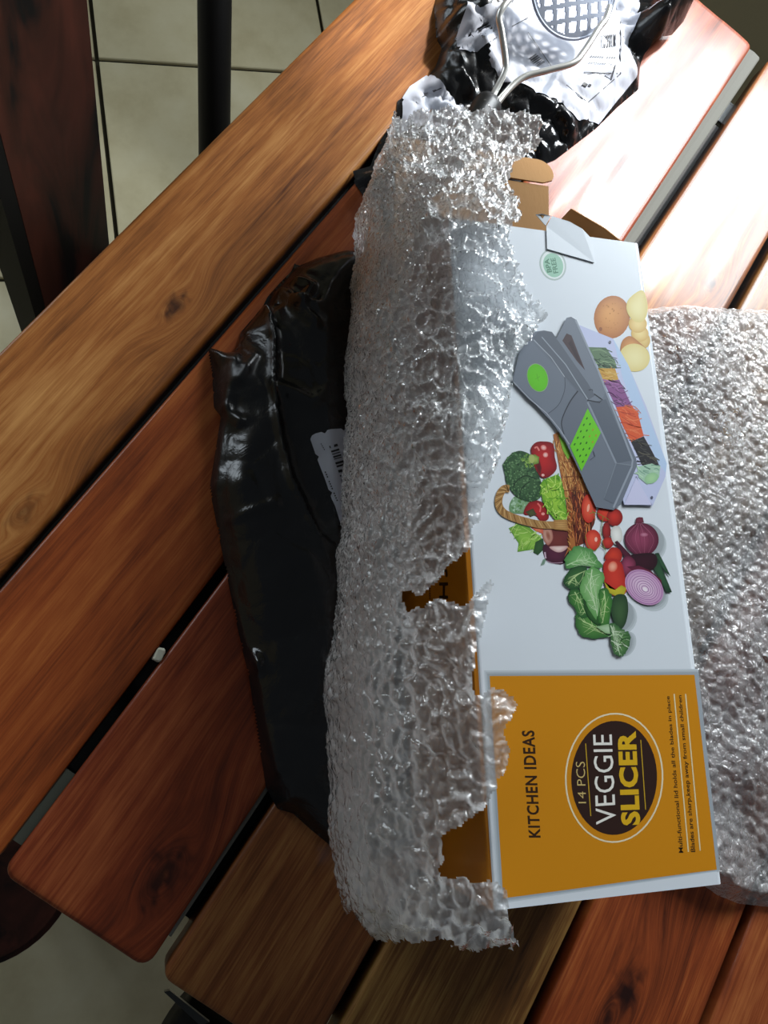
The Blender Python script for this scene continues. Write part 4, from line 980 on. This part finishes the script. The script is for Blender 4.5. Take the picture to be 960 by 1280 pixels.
# ------------------------------------------------------------------ bubble wrap
def wrap_mat(name, body, tint, gloss, edge=0.55):
    """clear film: mostly see-through, milky where it folds, with sharp glints"""
    m = bpy.data.materials.new(name); m.use_nodes = True; nt = m.node_tree; N = nt.nodes; L = nt.links; N.clear()
    out = N.new('ShaderNodeOutputMaterial'); tc = N.new('ShaderNodeTexCoord')
    nd = noise_tex(N, L, tc.outputs['Object'], 70, 3, 0.6); vm = N.new('ShaderNodeVectorMath'); vm.operation = 'MULTIPLY_ADD'
    L.new(nd.outputs['Color'], vm.inputs[0]); vm.inputs[1].default_value = (0.010, 0.010, 0.010); L.new(tc.outputs['Object'], vm.inputs[2])
    vo = N.new('ShaderNodeTexVoronoi'); vo.feature = 'DISTANCE_TO_EDGE'; vo.inputs['Scale'].default_value = 210; L.new(vm.outputs[0], vo.inputs['Vector'])
    n1 = noise_tex(N, L, vm.outputs[0], 330, 3, 0.65, 0.8); n2 = noise_tex(N, L, tc.outputs['Object'], 34, 4, 0.65, 0.4)
    sq_ = N.new('ShaderNodeMath'); sq_.operation = 'POWER'; L.new(vo.outputs['Distance'], sq_.inputs[0]); sq_.inputs[1].default_value = 0.5
    hs = N.new('ShaderNodeMath'); hs.operation = 'MULTIPLY_ADD'; L.new(n1.outputs[0], hs.inputs[0]); hs.inputs[1].default_value = 0.6; L.new(sq_.outputs[0], hs.inputs[2])
    bp = N.new('ShaderNodeBump'); bp_ = None; sat = N.new('ShaderNodeAttribute'); sat.attribute_name = 'soft'; sm = N.new('ShaderNodeMath'); sm.operation = 'MULTIPLY_ADD'; sm.inputs[1].default_value = -0.60; sm.inputs[2].default_value = 0.9
    L.new(sat.outputs['Fac'], sm.inputs[0]); L.new(sm.outputs[0], bp.inputs['Strength']); bp.inputs['Distance'].default_value = 0.0022; L.new(hs.outputs[0], bp.inputs['Height'])
    bs = N.new('ShaderNodeBump'); bs.inputs['Strength'].default_value = 0.22; bs.inputs['Distance'].default_value = 0.0022; L.new(hs.outputs[0], bs.inputs['Height'])
    tr = N.new('ShaderNodeBsdfTransparent'); tr.inputs[0].default_value = (0.97, 0.98, 0.98, 1)
    df = N.new('ShaderNodeBsdfDiffuse'); df.inputs[0].default_value = tint; L.new(bs.outputs[0], df.inputs['Normal'])
    tl_ = N.new('ShaderNodeBsdfTranslucent'); tl_.inputs[0].default_value = tint
    dm = N.new('ShaderNodeMixShader'); dm.inputs[0].default_value = 0.40; L.new(df.outputs[0], dm.inputs[1]); L.new(tl_.outputs[0], dm.inputs[2])
    lw = N.new('ShaderNodeLayerWeight'); lw.inputs[0].default_value = 0.35; L.new(bs.outputs[0], lw.inputs['Normal'])
    ma = N.new('ShaderNodeMath'); ma.operation = 'MULTIPLY_ADD'; L.new(lw.outputs['Facing'], ma.inputs[0]); ma.inputs[1].default_value = edge
    mb = N.new('ShaderNodeMath'); mb.operation = 'MULTIPLY_ADD'; L.new(n2.outputs[0], mb.inputs[0]); mb.inputs[1].default_value = 0.5; mb.inputs[2].default_value = body - 0.25; L.new(mb.outputs[0], ma.inputs[2])
    ma.use_clamp = True
    m1 = N.new('ShaderNodeMixShader'); L.new(ma.outputs[0], m1.inputs[0]); L.new(tr.outputs[0], m1.inputs[1]); L.new(dm.outputs[0], m1.inputs[2])
    gl = N.new('ShaderNodeBsdfGlossy'); gl.inputs['Roughness'].default_value = 0.11; gl.inputs[0].default_value = (1, 1, 1, 1); L.new(bp.outputs[0], gl.inputs['Normal'])
    fr = N.new('ShaderNodeFresnel'); fr.inputs[0].default_value = 1.5; L.new(bp.outputs[0], fr.inputs['Normal'])
    mf = N.new('ShaderNodeMath'); mf.operation = 'MULTIPLY'; mf.use_clamp = True; L.new(fr.outputs[0], mf.inputs[0]); mf.inputs[1].default_value = gloss
    m2 = N.new('ShaderNodeMixShader'); L.new(mf.outputs[0], m2.inputs[0]); L.new(m1.outputs[0], m2.inputs[1]); L.new(gl.outputs[0], m2.inputs[2])
    L.new(m2.outputs[0], out.inputs['Surface']); return m
mt_wrapA = wrap_mat('bubble_film', 0.52, (0.95, 0.97, 0.98, 1), 2.5)
mt_wrapB = wrap_mat('bubble_film_flat', 0.34, (0.97, 0.98, 0.98, 1), 1.9, 0.22)

def bubbles(a, b, pitch=0.0105, r=0.0044):
    """hexagonal bubble relief over unwrapped film coordinates"""
    hy = pitch * math.sqrt(3) / 2; best = np.full(a.shape, 9e9); idn = np.zeros(a.shape, int)
    row = np.round(b / hy).astype(int)
    for dr in (-1, 0, 1):
        rr = row + dr; offx = (rr % 2) * pitch / 2; cc = np.round((a - offx) / pitch)
        d = np.hypot(a - offx - cc * pitch, b - rr * hy); m_ = d < best
        idn = np.where(m_, (cc.astype(int) * 131 + rr * 71) % 997, idn); best = np.where(m_, d, best)
    h = np.sqrt(np.clip(1 - (best / r) ** 2, 0, 1)); k = np.random.default_rng(5).random(997)
    return h * (0.35 + 0.65 * k[idn])

# sheet wrapped over the carton's left edge
left_px = [(508, 128), (486, 165), (470, 215), (450, 258), (452, 310), (447, 380), (441, 450), (437, 520), (433, 600), (429, 680), (422, 780), (416, 880), (416, 960), (418, 1050), (430, 1110), (440, 1150), (462, 1180), (480, 1200)]
ZB = 0.052
R2 = np.array([[cu, su], [-su, cu]])
LB = np.array([R2 @ (W(x, y, ZB)[:2] - bc) for x, y in left_px])       # local (u, v) of the bulge
order = np.argsort(LB[:, 0]); LBu, LBv = LB[order, 0], LB[order, 1]
ulo, uhi = -LU / 2 - 0.125, LU / 2 + 0.050
NU, NS = 470, 300
uu = np.linspace(ulo, uhi, NU); ss = np.linspace(0, 1, NS)
Pv = np.zeros((NU, NS)); Pz = np.zeros((NU, NS)); Pl = np.zeros((NU, NS))
e0 = -LV / 2
for i, u in enumerate(uu):
    vb = np.interp(u, LBu, LBv) + 0.0015 * vnoise(np.array([u * 60.]), np.array([1.5]), 3)[0]
    # height of the film above the carton; it sinks past both ends
    hi_ = BH + 0.010
    over = max(0, -LU / 2 - u); hi_ -= 0.55 * over if over < 0.1 else 0.055
    over2 = max(0, u - LU / 2); hi_ -= 1.3 * over2
    zb = min(ZB, hi_ * .6)
    out_ = max(0.006, e0 - vb)
    pts = np.array([(vb + out_ * .45, 0.004), (vb + out_ * .12, 0.016), (vb, zb), (vb + out_ * .15, zb + (hi_ - zb) * .42), (vb + out_ * .55, zb + (hi_ - zb) * .80), (e0 + 0.000, hi_ - 0.001), (e0 + 0.020, hi_ + 0.003), (e0 + 0.055, hi_ - 0.001), (e0 + 0.095, hi_ - 0.003)])
    c = smooth_path(pts, 10); L_ = np.concatenate([[0], np.cumsum(np.hypot(*np.diff(c, axis=0).T))])
    t = ss * L_[-1]; Pv[i] = np.interp(t, L_, c[:, 0]); Pz[i] = np.interp(t, L_, c[:, 1]); Pl[i] = t
Uu = np.repeat(uu[:, None], NS, 1)
# anchor the unwrapped coordinate at the carton edge
anch = np.array([np.interp(e0, Pv[i][60:], Pl[i][60:]) for i in range(NU)])[:, None]
A_ = Uu; B_ = Pl - anch
tu = np.stack(np.gradient(Uu, axis=0)[:1] if False else [np.gradient(Uu, axis=0), np.gradient(Pv, axis=0), np.gradient(Pz, axis=0)], -1)
tv = np.stack([np.gradient(Uu, axis=1), np.gradient(Pv, axis=1), np.gradient(Pz, axis=1)], -1)
nr = np.cross(tu, tv); nr /= np.linalg.norm(nr, axis=-1, keepdims=True)
nr = np.where((nr[..., 2:3] < -0.2) & (np.arange(NS)[None, :, None] > 60), -nr, nr)
if nr[NU // 2, -20, 2] < 0: nr = -nr
wx = A_ + 0.006 * fbm(A_ * 30, B_ * 30, 51); wy = B_ + 0.006 * fbm(A_ * 30 + 9, B_ * 30, 57)
crk = facets(wx, wy, 0.014, 61); crk2 = facets(wx + .3, wy * 1.2, 0.0062, 62)
soft = 1 / (1 + np.exp(-(A_ - 0.02) / 0.03))           # bubbles stay plumper at the near end
disp = 0.0026 * bubbles(wx, wy) * (0.35 + 0.9 * soft) + 0.0045 * fbm(A_ * 24, B_ * 24, 71) + (0.0040 - 0.0022 * soft) * (np.exp(-crk / 0.14) - .3) + (0.0022 - 0.0010 * soft) * np.exp(-crk2 / 0.2) + 0.0009 * vnoise(A_ * 420, B_ * 420, 81)
sidek = 0.40 + 0.60 / (1 + np.exp(-(B_ + 0.030) / 0.010))      # tauter down the side
disp = np.maximum(disp, -0.004) * sidek
PL = np.stack([Uu, Pv, Pz], -1) + nr * disp[..., None]
# keep the film outside the carton and above the table
ins_ = (PL[..., 1] > e0 - 0.002) & (np.abs(PL[..., 0]) < LU / 2 + 0.004); PL[..., 2] = np.where(ins_ & (np.arange(NS)[None] > 60), np.maximum(PL[..., 2], BH + 0.0025 + 0.3 * np.maximum(disp, 0)), PL[..., 2])
PL[..., 2] = np.maximum(PL[..., 2], 0.0015)
Wd = to_world_local(PL.reshape(-1, 3)); px = proj(Wd)
jx = 6 * fbm(A_ * 110, B_ * 110, 91).ravel() + 4 * vnoise(A_ * 330, B_ * 330, 92).ravel(); jy = 6 * fbm(A_ * 110 + 5, B_ * 110, 95).ravel() + 4 * vnoise(A_ * 330, B_ * 330 + 7, 96).ravel()
tear = [(380, 100), (505, 146), (530, 137), (560, 133), (590, 134), (640, 130), (684, 138), (690, 158), (668, 188), (640, 206), (634, 228), (650, 252), (650, 276), (640, 292), (645, 330), (658, 358), (684, 392), (672, 414), (655, 432), (641, 455), (640, 500), (628, 560), (614, 600), (600, 640), (590, 668), (586, 690), (562, 712), (544, 734), (522, 748), (506, 742), (502, 750), (516, 764), (532, 756), (548, 748), (582, 756), (606, 730), (613, 724), (608, 768), (598, 812), (595, 832), (590, 862), (600, 868), (616, 860), (628, 857), (642, 868), (648, 886), (637, 897), (632, 912), (640, 940), (635, 966), (618, 988), (604, 1016), (580, 1032), (554, 1046), (552, 1098), (576, 1096), (600, 1102), (624, 1098), (636, 1120), (642, 1150), (651, 1188), (630, 1186), (590, 1190), (540, 1180), (500, 1178), (466, 1172), (440, 1142), (380, 1150)]
ok = inside(np.array(tear), px[:, 0] + jx * 0.6, px[:, 1] + jy * 0.6)
ok |= (np.arange(NS)[None, :].repeat(NU, 0).ravel() < 75) & (px[:, 1] < 1130) & (px[:, 1] > 165)
G = ok.reshape(NU, NS); kp = G[:-1, :-1] & G[1:, :-1] & G[1:, 1:] & G[:-1, 1:]
Iq, Jq = np.nonzero(kp); Fc = np.stack([Iq * NS + Jq, (Iq + 1) * NS + Jq, (Iq + 1) * NS + Jq + 1, Iq * NS + Jq + 1], 1)
used = np.unique(Fc); mp_ = -np.ones(NU * NS, int); mp_[used] = np.arange(len(used))
wo = np.array([Wd[used][:, 0].mean(), Wd[used][:, 1].mean(), TZ])
w1 = mesh_obj('bubble_wrap', Wd[used] - wo, mp_[Fc], mt_wrapA, None, True, attrs={'soft': soft.ravel()[used]}); w1.location = wo
tag(w1, 'torn crinkled clear bubble wrap wound over the left side of the carton', 'bubble wrap')

# flat sheet under and to the right of the carton
out3 = [(818, 384), (860, 380), (900, 384), (960, 386), (1040, 395), (1080, 700), (1060, 1140), (960, 1134), (925, 1130), (900, 1120), (880, 1106), (840, 1090), (700, 1060), (640, 900), (640, 560), (680, 400)]
b3 = Wg(out3, 0.004)[:, :2]
X, Y, Fc = patch(b3, 0.00125)
lu = (X - bc[0]) * cu + (Y - bc[1]) * su; lv = -(X - bc[0]) * su + (Y - bc[1]) * cu
dx = np.maximum(np.abs(lu) - LU / 2, 0); dy = np.maximum(np.abs(lv) - LV / 2, 0); dout = np.hypot(dx, dy)
D, _, _ = poly_dist(b3, X, Y)
fr_ = np.clip(dout / 0.012, 0, 1); er = np.clip(D / 0.010, 0, 1)
wx = lu + 0.004 * fbm(lu * 30, lv * 30, 151); wy = lv + 0.004 * fbm(lu * 30, lv * 30, 152)
Z = 0.0012 + fr_ * er * (0.010 + 0.004 * fbm(lu * 14, lv * 26, 153) + 0.003 * np.sin(lv * 95 + 2 * fbm(lu * 8, lv * 8, 155)) * np.exp(-dout / 0.05)) + fr_ * (0.0018 * bubbles(wx, wy, 0.0100, 0.0043) + 0.0009 * np.exp(-facets(wx, wy, 0.014, 161) / .14) + 0.0006 * np.exp(-facets(wx, wy, 0.007, 162) / .2) + 0.0002 * vnoise(lu * 420, lv * 420, 163))
Z = np.where(dout < 0.002, 0.0010, np.maximum(Z, 0.0008))
wo = np.array([b3[:, 0].mean(), b3[:, 1].mean(), TZ])
w2 = mesh_obj('bubble_wrap', np.stack([X - wo[0], Y - wo[1], Z], 1), Fc, mt_wrapB, None, True, attrs={'soft': np.full(len(X), 0.30)}); w2.location = wo
tag(w2, 'clear bubble wrap sheet lying flat on the boards right of the carton', 'bubble wrap')
